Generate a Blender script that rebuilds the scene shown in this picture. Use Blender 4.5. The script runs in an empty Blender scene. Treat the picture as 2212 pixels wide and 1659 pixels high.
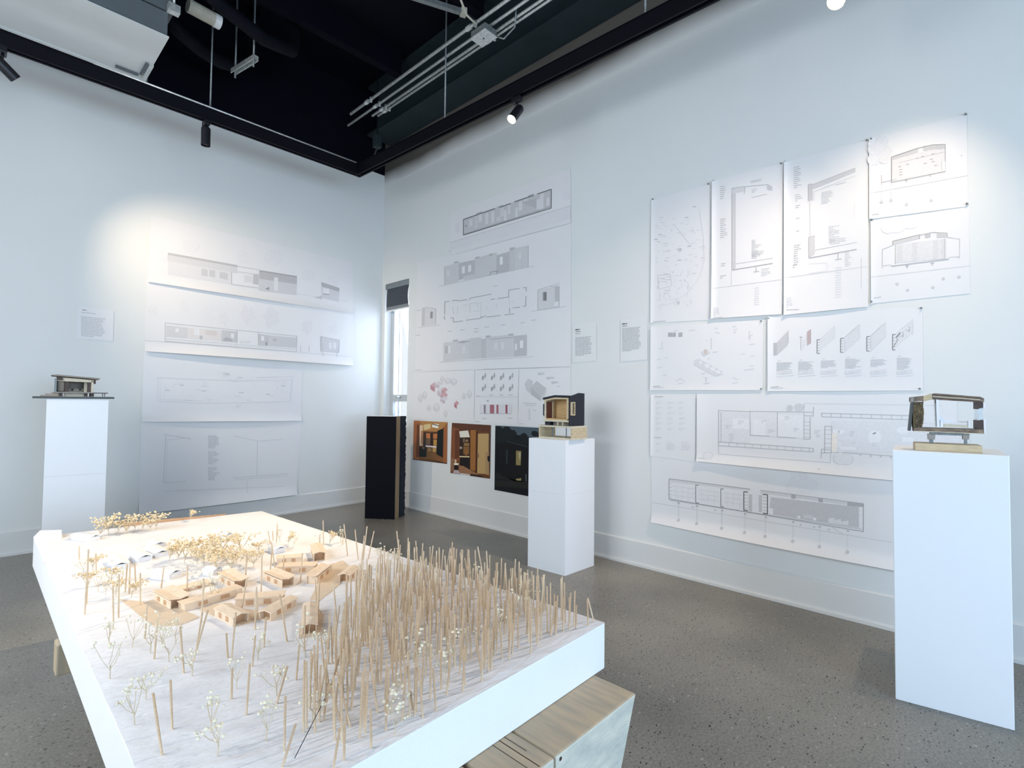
import bpy, bmesh, math, random
from mathutils import Vector, Matrix, noise
random.seed(7)
SC = bpy.context.scene
COL = SC.collection

# ------------------------------------------------------------------ camera
W, H = 2212.0, 1659.0
FPX = 1117.277
EYE = Vector((0.0, 0.0, 1.35))
YAW, PITCH, ROLL = math.radians(43.4057), math.radians(1.8355), math.radians(0.6098)
_f = Vector((math.cos(YAW)*math.cos(PITCH), math.sin(YAW)*math.cos(PITCH), math.sin(PITCH)))
_r0 = Vector((math.sin(YAW), -math.cos(YAW), 0.0))
_u0 = _r0.cross(_f)
_r = math.cos(ROLL)*_r0 + math.sin(ROLL)*_u0
_u = -math.sin(ROLL)*_r0 + math.cos(ROLL)*_u0
cam_data = bpy.data.cameras.new('camera')
cam_data.sensor_width = 36.0
cam_data.lens = 36.0*FPX/W
cam_data.clip_start = 0.05
cam = bpy.data.objects.new('camera', cam_data)
COL.objects.link(cam)
cam.matrix_world = Matrix(((_r.x, _u.x, -_f.x, EYE.x), (_r.y, _u.y, -_f.y, EYE.y), (_r.z, _u.z, -_f.z, EYE.z), (0, 0, 0, 1)))
SC.camera = cam

# ------------------------------------------------------------------ view, world, daylight
SC.view_settings.view_transform = 'Standard'
SC.view_settings.look = 'None'
SC.view_settings.gamma = 1.0
SC.view_settings.use_curve_mapping = False
SC.view_settings.exposure = 0.0
world = bpy.data.worlds.new('world')
SC.world = world
world.use_nodes = True
bg = world.node_tree.nodes['Background']
bg.inputs['Color'].default_value = (0.92, 0.96, 1.0, 1)
bg.inputs['Strength'].default_value = 1.0

def area_light(name, loc, target, sx, sy, energy, color):
    l = bpy.data.lights.new(name, 'AREA')
    l.shape = 'RECTANGLE'; l.size = sx; l.size_y = sy; l.energy = energy; l.color = color
    o = bpy.data.objects.new(name, l); COL.objects.link(o)
    o.location = loc
    o.rotation_euler = (Vector(target)-Vector(loc)).to_track_quat('-Z', 'Y').to_euler()
    return o
# daylight entering through the openings of the two walls behind and beside the camera
area_light('daylight_side_high', (-1.86, 2.75, 2.5), (0.0, 2.75, 1.8), 2.2, 2.0, 108, (0.84, 0.89, 0.95))
area_light('daylight_side_low', (-1.86, 0.7, 1.4), (0.0, 0.9, 1.1), 2.3, 1.7, 12, (0.40, 0.70, 1.0))
area_light('daylight_back', (0.6, -3.95, 1.5), (0.6, 0.0, 1.0), 3.6, 1.8, 265, (0.50, 0.69, 0.93))
area_light('daylight_corner', (4.25, 5.77, 1.95), (3.3, 5.9, 1.7), 0.5, 1.5, 85, (0.74, 0.82, 1.0))

# ------------------------------------------------------------------ picture point -> point on a real plane
XR, YL = 3.865, 6.10            # right wall plane, left wall plane
def ray(x, y):
    return ((x-W/2)/FPX)*_r + (-(y-H/2)/FPX)*_u + _f
def onz(x, y, z):
    d = ray(x, y); return EYE + d*((z-EYE.z)/d.z)
def onx(x, y, X):
    d = ray(x, y); return EYE + d*(X/d.x)
def ony(x, y, Y):
    d = ray(x, y); return EYE + d*(Y/d.y)

# ------------------------------------------------------------------ materials
def lin(c):
    return tuple(((v/12.92) if v <= 0.04045 else ((v+0.055)/1.055)**2.4) for v in c)
MATS = {}
def mat(name, col, rough=0.6, metal=0.0, spec=0.5, noise_amt=0.0, noise_scale=20.0, bump=0.0, bump_scale=60.0,
        stretch=(1, 1, 1), col2=None, emit=None, emit_s=0.0, trans=0.0):
    m = bpy.data.materials.new(name); m.use_nodes = True
    nt = m.node_tree; b = nt.nodes['Principled BSDF']
    b.inputs['Base Color'].default_value = (*col, 1)
    b.inputs['Roughness'].default_value = rough
    b.inputs['Metallic'].default_value = metal
    b.inputs['Specular IOR Level'].default_value = spec
    if trans: b.inputs['Transmission Weight'].default_value = trans
    if emit:
        b.inputs['Emission Color'].default_value = (*emit, 1); b.inputs['Emission Strength'].default_value = emit_s
    if noise_amt or bump:
        tc = nt.nodes.new('ShaderNodeTexCoord'); mp = nt.nodes.new('ShaderNodeMapping')
        mp.inputs['Scale'].default_value = stretch
        nt.links.new(tc.outputs['Object'], mp.inputs['Vector'])
    if noise_amt:
        n = nt.nodes.new('ShaderNodeTexNoise'); n.inputs['Scale'].default_value = noise_scale; n.inputs['Detail'].default_value = 6
        nt.links.new(mp.outputs['Vector'], n.inputs['Vector'])
        cr = nt.nodes.new('ShaderNodeValToRGB')
        cr.color_ramp.elements[0].position = 0.3; cr.color_ramp.elements[1].position = 0.7
        c2 = col2 if col2 else tuple(v*(1-noise_amt) for v in col)
        cr.color_ramp.elements[0].color = (*c2, 1); cr.color_ramp.elements[1].color = (*col, 1)
        nt.links.new(n.outputs['Fac'], cr.inputs['Fac']); nt.links.new(cr.outputs['Color'], b.inputs['Base Color'])
    if bump:
        n2 = nt.nodes.new('ShaderNodeTexNoise'); n2.inputs['Scale'].default_value = bump_scale; n2.inputs['Detail'].default_value = 5
        nt.links.new(mp.outputs['Vector'], n2.inputs['Vector'])
        bp = nt.nodes.new('ShaderNodeBump'); bp.inputs['Strength'].default_value = bump; bp.inputs['Distance'].default_value = 0.01
        nt.links.new(n2.outputs['Fac'], bp.inputs['Height']); nt.links.new(bp.outputs['Normal'], b.inputs['Normal'])
    MATS[name] = m
    return m
mat('wall_paint', (0.74, 0.76, 0.75), 0.75, noise_amt=0.02, noise_scale=2.5, bump=0.03, bump_scale=220)
mat('base_paint', (0.70, 0.71, 0.70), 0.5, noise_amt=0.02, noise_scale=5)
mat('black_paint', (0.0012, 0.0016, 0.007), 0.8, spec=0.15, noise_amt=0.4, noise_scale=3)
mat('beam_paint', (0.018, 0.030, 0.036), 0.6, spec=0.3, noise_amt=0.25, noise_scale=4)
mat('rail_black', (0.0015, 0.0016, 0.005), 0.6, spec=0.2, noise_amt=0.2, noise_scale=6)
mat('lamp_black', (0.008, 0.008, 0.012), 0.4, noise_amt=0.2, noise_scale=30)
mat('galv', (0.74, 0.76, 0.74), 0.35, metal=0.55, noise_amt=0.35, noise_scale=40)
mat('galv_dull', (0.30, 0.33, 0.33), 0.5, metal=0.6, noise_amt=0.4, noise_scale=60)
mat('unit_white', (0.66, 0.68, 0.66), 0.5, noise_amt=0.06, noise_scale=4)
mat('unit_grey', (0.12, 0.14, 0.15), 0.6, noise_amt=0.15, noise_scale=6)
mat('pipe_beige', (0.50, 0.47, 0.38), 0.6, noise_amt=0.2, noise_scale=14)
mat('white_plastic', (0.75, 0.76, 0.75), 0.4, noise_amt=0.05, noise_scale=20)
mat('duct_dark', (0.003, 0.004, 0.008), 0.8, spec=0.15, noise_amt=0.3, noise_scale=10)
mat('plinth_white', (0.80, 0.82, 0.84), 0.45, noise_amt=0.015, noise_scale=3)
mat('paper', (0.77, 0.772, 0.78), 0.55, noise_amt=0.015, noise_scale=3)
mat('paper_gloss', (0.76, 0.768, 0.785), 0.22, noise_amt=0.015, noise_scale=3)
mat('caption_paper', (0.75, 0.77, 0.765), 0.6, noise_amt=0.01, noise_scale=3)
mat('foam', (0.84, 0.84, 0.85), 0.7, noise_amt=0.02, noise_scale=5, bump=0.10, bump_scale=120)
mat('plaster_top', (0.80, 0.79, 0.80), 0.75, noise_amt=0.05, noise_scale=9, bump=0.5, bump_scale=26, stretch=(1, 2.2, 1))
mat('balsa', (0.86, 0.68, 0.50), 0.6, noise_amt=0.18, noise_scale=30, stretch=(1, 6, 1))
mat('balsa_dark', (0.60, 0.36, 0.20), 0.6, noise_amt=0.25, noise_scale=40)
mat('veneer', (0.72, 0.58, 0.43), 0.65, noise_amt=0.12, noise_scale=25, stretch=(1, 5, 1))
mat('white_card', (0.80, 0.80, 0.82), 0.6, noise_amt=0.02, noise_scale=10)
mat('dowel', (0.70, 0.56, 0.38), 0.6, noise_amt=0.25, noise_scale=18, col2=(0.56, 0.40, 0.26))
mat('stem', (0.66, 0.55, 0.38), 0.7, noise_amt=0.2, noise_scale=40)
mat('blossom', (0.90, 0.73, 0.47), 0.7, noise_amt=0.25, noise_scale=60)
mat('blossom_pale', (0.86, 0.79, 0.60), 0.7, noise_amt=0.15, noise_scale=60)
mat('timber_top', (0.52, 0.40, 0.26), 0.6, noise_amt=0.3, noise_scale=5, stretch=(9, 1.2, 1), col2=(0.36, 0.31, 0.23), bump=0.15, bump_scale=40)
mat('timber_end', (0.62, 0.60, 0.50), 0.75, noise_amt=0.25, noise_scale=14, bump=0.5, bump_scale=22, stretch=(1, 1, 2), col2=(0.46, 0.47, 0.41))
mat('crack', (0.05, 0.03, 0.02), 0.9, noise_amt=0.2, noise_scale=30)
mat('ply', (0.62, 0.50, 0.32), 0.6, noise_amt=0.25, noise_scale=22, stretch=(1, 1, 4))
mat('ply_pale', (0.66, 0.60, 0.46), 0.65, noise_amt=0.2, noise_scale=40)
mat('ply_warm', (0.62, 0.42, 0.20), 0.55, noise_amt=0.2, noise_scale=18, stretch=(1, 1, 4))
mat('red_brown', (0.14, 0.045, 0.03), 0.6, noise_amt=0.2, noise_scale=30)
mat('model_black', (0.006, 0.008, 0.018), 0.6, noise_amt=0.2, noise_scale=20)
mat('box_black', (0.0015, 0.0016, 0.006), 0.6, spec=0.12, noise_amt=0.3, noise_scale=5)
mat('felt_dark', (0.010, 0.016, 0.032), 0.9, noise_amt=0.5, noise_scale=70, bump=0.9, bump_scale=120)
mat('tan_board', (0.30, 0.21, 0.12), 0.6, noise_amt=0.2, noise_scale=15, stretch=(1, 1, 0.2))
mat('slate_board', (0.07, 0.085, 0.085), 0.6, noise_amt=0.2, noise_scale=20)
mat('grey_model', (0.30, 0.28, 0.25), 0.6, noise_amt=0.2, noise_scale=30)
mat('taupe', (0.40, 0.33, 0.26), 0.6, noise_amt=0.2, noise_scale=30)
mat('brown_dark', (0.07, 0.045, 0.035), 0.6, noise_amt=0.3, noise_scale=40)
mat('layered', (0.34, 0.25, 0.17), 0.7, noise_amt=0.6, noise_scale=26, stretch=(1, 1, 5), col2=(0.07, 0.05, 0.045))
mat('straw', (0.16, 0.12, 0.06), 0.85, noise_amt=0.8, noise_scale=55, stretch=(1, 1, 0.35), col2=(0.02, 0.018, 0.014), bump=0.9, bump_scale=120)
mat('straw_light', (0.42, 0.34, 0.20), 0.85, noise_amt=0.4, noise_scale=60)
mat('glass_pale', (0.80, 0.90, 0.95), 0.08, trans=0.85, spec=0.4)
mat('pane', (0.95, 0.98, 1.0), 0.02, trans=1.0, spec=0.3)
mat('blue_glass', (0.10, 0.16, 0.24), 0.15, noise_amt=0.1, noise_scale=20)
mat('window_frame', (0.52, 0.56, 0.58), 0.4, noise_amt=0.05, noise_scale=10)
mat('shade_fabric', (0.055, 0.066, 0.08), 0.85, noise_amt=0.15, noise_scale=90)
mat('shade_case', (0.20, 0.23, 0.24), 0.5, noise_amt=0.1, noise_scale=20)
mat('lens_warm', (1.0, 0.85, 0.6), 0.4, emit=(1.0, 0.80, 0.50), emit_s=40.0)
mat('chrome', (0.6, 0.62, 0.64), 0.2, metal=1.0)
# concrete floor
def floor_mat():
    m = bpy.data.materials.new('concrete'); m.use_nodes = True
    nt = m.node_tree; N = nt.nodes.new; Lk = nt.links.new; b = nt.nodes['Principled BSDF']
    tc = N('ShaderNodeTexCoord')
    n1 = N('ShaderNodeTexNoise'); n1.inputs['Scale'].default_value = 1.3; n1.inputs['Detail'].default_value = 8
    n2 = N('ShaderNodeTexNoise'); n2.inputs['Scale'].default_value = 90; n2.inputs['Detail'].default_value = 6; n2.inputs['Roughness'].default_value = 0.7
    v = N('ShaderNodeTexVoronoi'); v.inputs['Scale'].default_value = 60
    v2 = N('ShaderNodeTexVoronoi'); v2.inputs['Scale'].default_value = 38
    mp = N('ShaderNodeMapping'); mp.inputs['Rotation'].default_value = (0, 0, .8); mp.inputs['Scale'].default_value = (1.0, 1.7, 1.0); Lk(tc.outputs['Object'], mp.inputs['Vector'])
    dn = N('ShaderNodeTexNoise'); dn.inputs['Scale'].default_value = 40; Lk(tc.outputs['Object'], dn.inputs['Vector'])
    va = N('ShaderNodeVectorMath'); va.operation = 'MULTIPLY_ADD'; va.inputs[1].default_value = (.03, .03, .03); Lk(dn.outputs['Color'], va.inputs[0]); Lk(mp.outputs['Vector'], va.inputs[2])
    for n in (n1, n2): Lk(tc.outputs['Object'], n.inputs['Vector'])
    for n in (v, v2): Lk(va.outputs['Vector'], n.inputs['Vector'])
    r1 = N('ShaderNodeValToRGB'); r1.color_ramp.elements[0].position = .3; r1.color_ramp.elements[1].position = .72
    r1.color_ramp.elements[0].color = (0.160, 0.152, 0.132, 1); r1.color_ramp.elements[1].color = (0.270, 0.252, 0.215, 1)
    Lk(n1.outputs['Fac'], r1.inputs['Fac'])
    r2 = N('ShaderNodeValToRGB'); r2.color_ramp.elements[0].position = .30; r2.color_ramp.elements[1].position = .72
    r2.color_ramp.elements[0].color = (0.62, 0.62, 0.62, 1); r2.color_ramp.elements[1].color = (1.45, 1.45, 1.45, 1)
    Lk(n2.outputs['Fac'], r2.inputs['Fac'])
    mx = N('ShaderNodeMix'); mx.data_type = 'RGBA'; mx.blend_type = 'MULTIPLY'; mx.inputs['Factor'].default_value = 1.0
    Lk(r1.outputs['Color'], mx.inputs['A']); Lk(r2.outputs['Color'], mx.inputs['B'])
    # dark stones
    lt = N('ShaderNodeMath'); lt.operation = 'LESS_THAN'; lt.inputs[1].default_value = 0.30
    Lk(v.outputs['Distance'], lt.inputs[0])
    sep = N('ShaderNodeSeparateColor'); Lk(v.outputs['Color'], sep.inputs['Color'])
    gt = N('ShaderNodeMath'); gt.operation = 'GREATER_THAN'; gt.inputs[1].default_value = 0.86
    Lk(sep.outputs['Red'], gt.inputs[0])
    mu = N('ShaderNodeMath'); mu.operation = 'MULTIPLY'; Lk(lt.outputs[0], mu.inputs[0]); Lk(gt.outputs[0], mu.inputs[1])
    mx2 = N('ShaderNodeMix'); mx2.data_type = 'RGBA'
    Lk(mu.outputs[0], mx2.inputs['Factor']); Lk(mx.outputs['Result'], mx2.inputs['A']); mx2.inputs['B'].default_value = (0.02, 0.022, 0.025, 1)
    lt2 = N('ShaderNodeMath'); lt2.operation = 'LESS_THAN'; lt2.inputs[1].default_value = 0.26
    Lk(v2.outputs['Distance'], lt2.inputs[0])
    sep2 = N('ShaderNodeSeparateColor'); Lk(v2.outputs['Color'], sep2.inputs['Color'])
    gt2 = N('ShaderNodeMath'); gt2.operation = 'GREATER_THAN'; gt2.inputs[1].default_value = 0.9
    Lk(sep2.outputs['Green'], gt2.inputs[0])
    mu2 = N('ShaderNodeMath'); mu2.operation = 'MULTIPLY'; Lk(lt2.outputs[0], mu2.inputs[0]); Lk(gt2.outputs[0], mu2.inputs[1])
    mx3 = N('ShaderNodeMix'); mx3.data_type = 'RGBA'
    Lk(mu2.outputs[0], mx3.inputs['Factor']); Lk(mx2.outputs['Result'], mx3.inputs['A']); mx3.inputs['B'].default_value = (0.34, 0.32, 0.28, 1)
    Lk(mx3.outputs['Result'], b.inputs['Base Color'])
    rr = N('ShaderNodeMapRange'); rr.inputs['To Min'].default_value = 0.2; rr.inputs['To Max'].default_value = 0.42
    Lk(n1.outputs['Fac'], rr.inputs['Value']); Lk(rr.outputs['Result'], b.inputs['Roughness'])
    b.inputs['Specular IOR Level'].default_value = 0.28
    MATS['concrete'] = m
floor_mat()
def print_mat():
    m = bpy.data.materials.new('print_ink'); m.use_nodes = True
    nt = m.node_tree; b = nt.nodes['Principled BSDF']
    a = nt.nodes.new('ShaderNodeAttribute'); a.attribute_name = 'ink'
    n = nt.nodes.new('ShaderNodeTexNoise'); n.inputs['Scale'].default_value = 120
    tc = nt.nodes.new('ShaderNodeTexCoord'); nt.links.new(tc.outputs['Object'], n.inputs['Vector'])
    mr = nt.nodes.new('ShaderNodeMapRange'); mr.inputs['To Min'].default_value = 0.9; mr.inputs['To Max'].default_value = 1.1
    nt.links.new(n.outputs['Fac'], mr.inputs['Value'])
    mx = nt.nodes.new('ShaderNodeMix'); mx.data_type = 'RGBA'; mx.blend_type = 'MULTIPLY'; mx.inputs['Factor'].default_value = 1
    nt.links.new(a.outputs['Color'], mx.inputs['A']); nt.links.new(mr.outputs['Result'], mx.inputs['B'])
    nt.links.new(mx.outputs['Result'], b.inputs['Base Color'])
    b.inputs['Roughness'].default_value = 0.6; b.inputs['Specular IOR Level'].default_value = 0.3
    MATS['print_ink'] = m
print_mat()

# ------------------------------------------------------------------ mesh helpers
def link(o, parent=None):
    COL.objects.link(o)
    if parent is not None: o.parent = parent
    return o
def tag(o, label=None, cat=None, group=None, kind=None):
    if label: o['label'] = label
    if cat: o['category'] = cat
    if group: o['group'] = group
    if kind: o['kind'] = kind
    return o
def empty(name, loc=(0, 0, 0), rz=0.0):
    o = bpy.data.objects.new(name, None); o.location = loc; o.rotation_euler = (0, 0, rz); o.empty_display_size = 0.05
    return link(o)
class MB:
    def __init__(s): s.v = []; s.f = []; s.M = Matrix.Identity(4)
    def add(s, vs, fs):
        k = len(s.v); s.v += [tuple(s.M @ Vector(v)) for v in vs]; s.f += [tuple(i+k for i in f) for f in fs]; return s
    def box(s, x0, x1, y0, y1, z0, z1):
        return s.add([(x0,y0,z0),(x1,y0,z0),(x1,y1,z0),(x0,y1,z0),(x0,y0,z1),(x1,y0,z1),(x1,y1,z1),(x0,y1,z1)],
                     [(0,3,2,1),(4,5,6,7),(0,1,5,4),(1,2,6,5),(2,3,7,6),(3,0,4,7)])
    def prism(s, pts, axis, a0, a1):
        """polygon pts in the two other axes, extruded along axis"""
        n = len(pts)
        def P(p, a):
            return {'x': (a, p[0], p[1]), 'y': (p[0], a, p[1]), 'z': (p[0], p[1], a)}[axis]
        vs = [P(p, a0) for p in pts]+[P(p, a1) for p in pts]
        fs = [tuple(range(n)), tuple(range(2*n-1, n-1, -1))]+[(i, i+n, (i+1) % n+n, (i+1) % n) for i in range(n)]
        return s.add(vs, fs)
    def tube(s, pts, r, n=8, r2=None, cap=True):
        pts = [Vector(p) for p in pts]; k = len(pts); vs = []; fs = []
        up = None
        for i, p in enumerate(pts):
            d = (pts[min(i+1, k-1)]-pts[max(i-1, 0)])
            d = d.normalized() if d.length > 1e-9 else Vector((0, 0, 1))
            if up is None:
                up = d.orthogonal().normalized()
            else:
                up = (up - d*up.dot(d)); up = up.normalized() if up.length > 1e-6 else d.orthogonal().normalized()
            q = d.cross(up)
            rr = r if r2 is None else r+(r2-r)*i/(k-1)
            for j in range(n):
                a = 2*math.pi*j/n
                vs.append(p+(up*math.cos(a)+q*math.sin(a))*rr)
        for i in range(k-1):
            for j in range(n):
                fs.append((i*n+j, i*n+(j+1) % n, (i+1)*n+(j+1) % n, (i+1)*n+j))
        if cap:
            fs.append(tuple(range(n-1, -1, -1))); fs.append(tuple((k-1)*n+j for j in range(n)))
        return s.add(vs, fs)
    def ball(s, c, r, sub=1, sq=(1, 1, 1)):
        t = (1+5**.5)/2
        if sub == 0:
            vs = [(1,0,0),(-1,0,0),(0,1,0),(0,-1,0),(0,0,1),(0,0,-1)]
            fs = [(0,2,4),(2,1,4),(1,3,4),(3,0,4),(2,0,5),(1,2,5),(3,1,5),(0,3,5)]
        else:
            vs = [(-1,t,0),(1,t,0),(-1,-t,0),(1,-t,0),(0,-1,t),(0,1,t),(0,-1,-t),(0,1,-t),(t,0,-1),(t,0,1),(-t,0,-1),(-t,0,1)]
            fs = [(0,11,5),(0,5,1),(0,1,7),(0,7,10),(0,10,11),(1,5,9),(5,11,4),(11,10,2),(10,7,6),(7,1,8),(3,9,4),(3,4,2),(3,2,6),(3,6,8),(3,8,9),(4,9,5),(2,4,11),(6,2,10),(8,6,7),(9,8,1)]
        out = []
        for v in vs:
            v = Vector(v).normalized()
            out.append((c[0]+v.x*r*sq[0], c[1]+v.y*r*sq[1], c[2]+v.z*r*sq[2]))
        return s.add(out, fs)
    def mesh(s, name, m, smooth=False):
        me = bpy.data.meshes.new(name); me.from_pydata(s.v, [], s.f); me.materials.append(MATS[m])
        bm = bmesh.new(); bm.from_mesh(me); bmesh.ops.recalc_face_normals(bm, faces=bm.faces); bm.to_mesh(me); bm.free()
        if smooth:
            for p in me.polygons: p.use_smooth = True
        return me
    def build(s, name, m, parent=None, smooth=False, bevel=0.0):
        o = bpy.data.objects.new(name, s.mesh(name, m, smooth)); link(o, parent)
        if bevel:
            b = o.modifiers.new('bevel', 'BEVEL'); b.width = bevel; b.segments = 2; b.limit_method = 'ANGLE'
        return o
def box(name, m, dims, parent=None, bevel=0.0):
    return MB().box(*dims).build(name, m, parent, bevel=bevel)

# ------------------------------------------------------------------ the room
X0, Y0, ZC = -1.9, -4.0, 5.45
tag(box('floor', 'concrete', (X0-.2, XR+.4, Y0-.2, YL+.2, -0.2, 0.0)), kind='structure')
wl = tag(box('wall_left', 'wall_paint', (X0-.2, XR+.2, YL, YL+.2, 0.0, 4.41)), kind='structure')
box('upper_band', 'black_paint', (X0-.2, XR+.2, YL-.004, YL+.2, 4.41, ZC), wl)
WY0, WY1, WZ0, WZ1 = 5.49, 6.03, 0.95, 2.90
WR_MB = b_ = MB()
b_.box(XR, XR+.2, Y0-.2, WY0, 0, ZC); b_.box(XR, XR+.2, WY1, YL, 0, ZC)
b_.box(XR, XR+.2, WY0, WY1, 0, WZ0); b_.box(XR, XR+.2, WY0, WY1, WZ1, ZC)
wr = tag(b_.build('wall_right', 'wall_paint'), kind='structure')
def tan_fade():  # wall colour blends to dark tan towards the ceiling, uneven lower edge
    m = bpy.data.materials.new('tan_fade'); m.use_nodes = True
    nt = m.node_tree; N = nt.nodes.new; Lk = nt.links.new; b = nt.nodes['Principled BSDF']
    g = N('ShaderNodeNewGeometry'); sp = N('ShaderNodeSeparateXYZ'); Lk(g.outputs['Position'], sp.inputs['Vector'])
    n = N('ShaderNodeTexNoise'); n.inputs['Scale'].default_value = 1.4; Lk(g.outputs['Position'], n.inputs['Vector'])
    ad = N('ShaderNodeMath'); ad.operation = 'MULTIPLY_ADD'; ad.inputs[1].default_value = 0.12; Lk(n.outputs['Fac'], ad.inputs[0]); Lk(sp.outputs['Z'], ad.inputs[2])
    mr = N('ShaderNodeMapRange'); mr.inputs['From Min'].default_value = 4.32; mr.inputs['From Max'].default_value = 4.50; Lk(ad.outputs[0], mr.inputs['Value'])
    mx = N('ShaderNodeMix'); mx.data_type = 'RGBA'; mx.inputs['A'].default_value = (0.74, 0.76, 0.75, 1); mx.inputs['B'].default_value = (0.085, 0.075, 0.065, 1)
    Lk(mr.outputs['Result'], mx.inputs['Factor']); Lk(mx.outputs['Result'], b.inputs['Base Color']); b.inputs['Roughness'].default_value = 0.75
    MATS['tan_fade'] = m
tan_fade()
MB().box(XR-.002, XR-.0001, Y0, YL, 4.25, ZC-.001).build('upper_band', 'tan_fade', wr)
# walls beside and behind the camera, with the openings the daylight comes through
b_ = MB()
b_.box(X0-.2, X0, Y0-.2, -.6, 0, ZC); b_.box(X0-.2, X0, 4.3, YL, 0, ZC)
b_.box(X0-.2, X0, -.6, 4.3, 0, .45); b_.box(X0-.2, X0, -.6, 4.3, 3.6, ZC)
tag(b_.build('wall_side', 'wall_paint'), kind='structure')
b_ = MB()
b_.box(X0, -1.3, Y0-.2, Y0, 0, ZC); b_.box(2.5, XR, Y0-.2, Y0, 0, ZC)
b_.box(-1.3, 2.5, Y0-.2, Y0, 0, .5); b_.box(-1.3, 2.5, Y0-.2, Y0, 2.6, ZC)
tag(b_.build('wall_back', 'wall_paint'), kind='structure')
ce = tag(box('ceiling', 'black_paint', (X0-.2, XR+.2, Y0-.2, YL+.2, ZC, ZC+.2)), kind='structure')
# steel beam under the ceiling along the right wall
bm_ = empty('ceiling_beam', (3.66, 1.0, 4.77))
tag(bm_, 'long dark steel beam below the ceiling along the right wall', 'beam')
MB().box(-.16, .195, -4.9, 4.95, 0.0, .03).build('bottom_flange', 'beam_paint', bm_)
MB().box(-.01, .01, -4.9, 4.95, .03, .62).build('web', 'beam_paint', bm_)
MB().box(-.16, .195, -4.9, 4.95, .62, .66).build('top_flange', 'beam_paint', bm_)
# deck joists
for i, yy in enumerate((3.7, 5.1)):
    o = MB().box(X0, 3.4, yy-.05, yy+.05, 5.15, 5.449).build('ceiling_joist', 'black_paint')
    tag(o, ['black painted ceiling joist, second from the left wall', 'black painted ceiling joist nearest the left wall'][i], 'joist', 'black ceiling joists')
# baseboards
BH = 0.205
tag(MB().prism([(XR-.014, .0), (XR, 0), (XR, BH), (XR-.006, BH), (XR-.014, BH-.01)], 'y', Y0, YL-.014).build('baseboard_right', 'base_paint'), kind='structure')
tag(MB().prism([(YL-.014, .0), (YL, 0), (YL, BH), (YL-.006, BH), (YL-.014, BH-.01)], 'x', X0, XR).build('baseboard_left', 'base_paint'), kind='structure')
tag(MB().box(XR-.03, XR-.014, Y0, YL-.03, .0, .018).build('trim_1', 'base_paint'), kind='structure')
tag(MB().box(X0, XR-.03, YL-.03, YL-.014, .0, .018).build('trim_2', 'base_paint'), kind='structure')

# window beside the corner
win = empty('window_1', (XR+.13, (WY0+WY1)/2, WZ0)); tag(win, kind='structure')
hw = (WY1-WY0)/2; hh = WZ1-WZ0
RZ = onx(862, 860, XR+.12).z - WZ0
f_ = MB()
f_.box(-.03, .05, -hw, -hw+.045, 0, hh); f_.box(-.03, .05, hw-.075, hw, 0, hh)
f_.box(-.03, .05, -hw, hw, 0, .05); f_.box(-.03, .05, -hw, hw, hh-.05, hh)
f_.build('window_frame', 'window_frame', win, bevel=.004)
rl = MB().box(-.035, .045, -hw+.04, hw-.07, RZ-.045, RZ+.045).build('window_rail', 'window_frame', win, bevel=.004)
MB().tube([(-.035, .02, RZ+.01), (-.075, .02, RZ+.012)], .014, 10).ball((-.078, .02, RZ+.012), .02, 1).build('handle', 'chrome', rl, smooth=True)
MB().box(-.005, .03, .10, .118, RZ+.045, hh-.05).build('sash_stile', 'window_frame', win)
MB().box(-.005, .03, .10, .118, .05, RZ-.045).build('sash_stile', 'window_frame', win)
MB().box(.012, .016, -hw+.045, hw-.075, RZ+.045, hh-.05).build('glass_pane', 'pane', win)
MB().box(.012, .016, -hw+.045, hw-.075, .05, RZ-.045).build('glass_pane', 'pane', win)
# roller blind
ZB = onx(860, 668, XR).z
rb = empty('roller_blind', (XR+.02, (WY0+WY1)/2, WZ1)); tag(rb, 'charcoal roller blind pulled a little way down over the narrow corner window', 'blind')
MB().box(-.025, .035, -hw+.01, hw-.01, -.075, -.003).build('cassette', 'shade_case', rb, bevel=.008)
n_ = 10; vs = []; fs = []
for i in range(n_+1):
    t = i/n_; z = -.07 + (ZB-WZ1+.07)*t; xo = -.006-.012*math.sin(t*math.pi)
    e = hw-.022-.012*math.sin(t*math.pi)+.010*t
    vs += [(xo, -e, z), (xo, e, z), (xo+.002, -e, z), (xo+.002, e, z)]
for i in range(n_):
    a = i*4; fs += [(a, a+1, a+5, a+4), (a+2, a+6, a+7, a+3)]
MB().add(vs, fs).build('fabric', 'shade_fabric', rb, smooth=True)
hz = ZB-WZ1
MB().box(-.014, .0, -hw+.012, hw-.012, hz-.006, hz+.012).build('bottom_bar', 'white_plastic', rb)
MB().box(-.0125, -.0085, -hw+.020, hw-.020, hz+.012, hz+.085).build('hem', 'shade_case', rb)

# ------------------------------------------------------------------ hung lighting track
TZ = 3.80
cor = onz(775, 380, TZ); pR = onz(1540, 0, TZ); pL = onz(27, 111, TZ)
tr = empty('lighting_track', (cor.x, cor.y, TZ)); tag(tr, 'black suspended lighting track turning the corner below the ceiling', 'track')
dR = (Vector((pR.x, pR.y, 0))-Vector((cor.x, cor.y, 0))).normalized()
dL = (Vector((pL.x, pL.y, 0))-Vector((cor.x, cor.y, 0))).normalized()
def rail(d, ln, nm):
    n = Vector((-d.y, d.x, 0))
    m = MB()
    for (a0, a1, z0, z1) in ((-.032, .032, .022, .105), (-.032, -.016, .0, .022), (.016, .032, .0, .022), (-.040, .040, .105, .112)):
        e = ln
        pts = [d*-.03+n*a0, d*e+n*a0, d*e+n*a1, d*-.03+n*a1]
        m.add([(p.x, p.y, z0) for p in pts]+[(p.x, p.y, z1) for p in pts], [(0,3,2,1),(4,5,6,7),(0,1,5,4),(1,2,6,5),(2,3,7,6),(3,0,4,7)])
    return m.build('rail', 'rail_black', tr)
rail(dR, 6.4, 'r'); rail(dL, 4.6, 'l')
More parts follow.
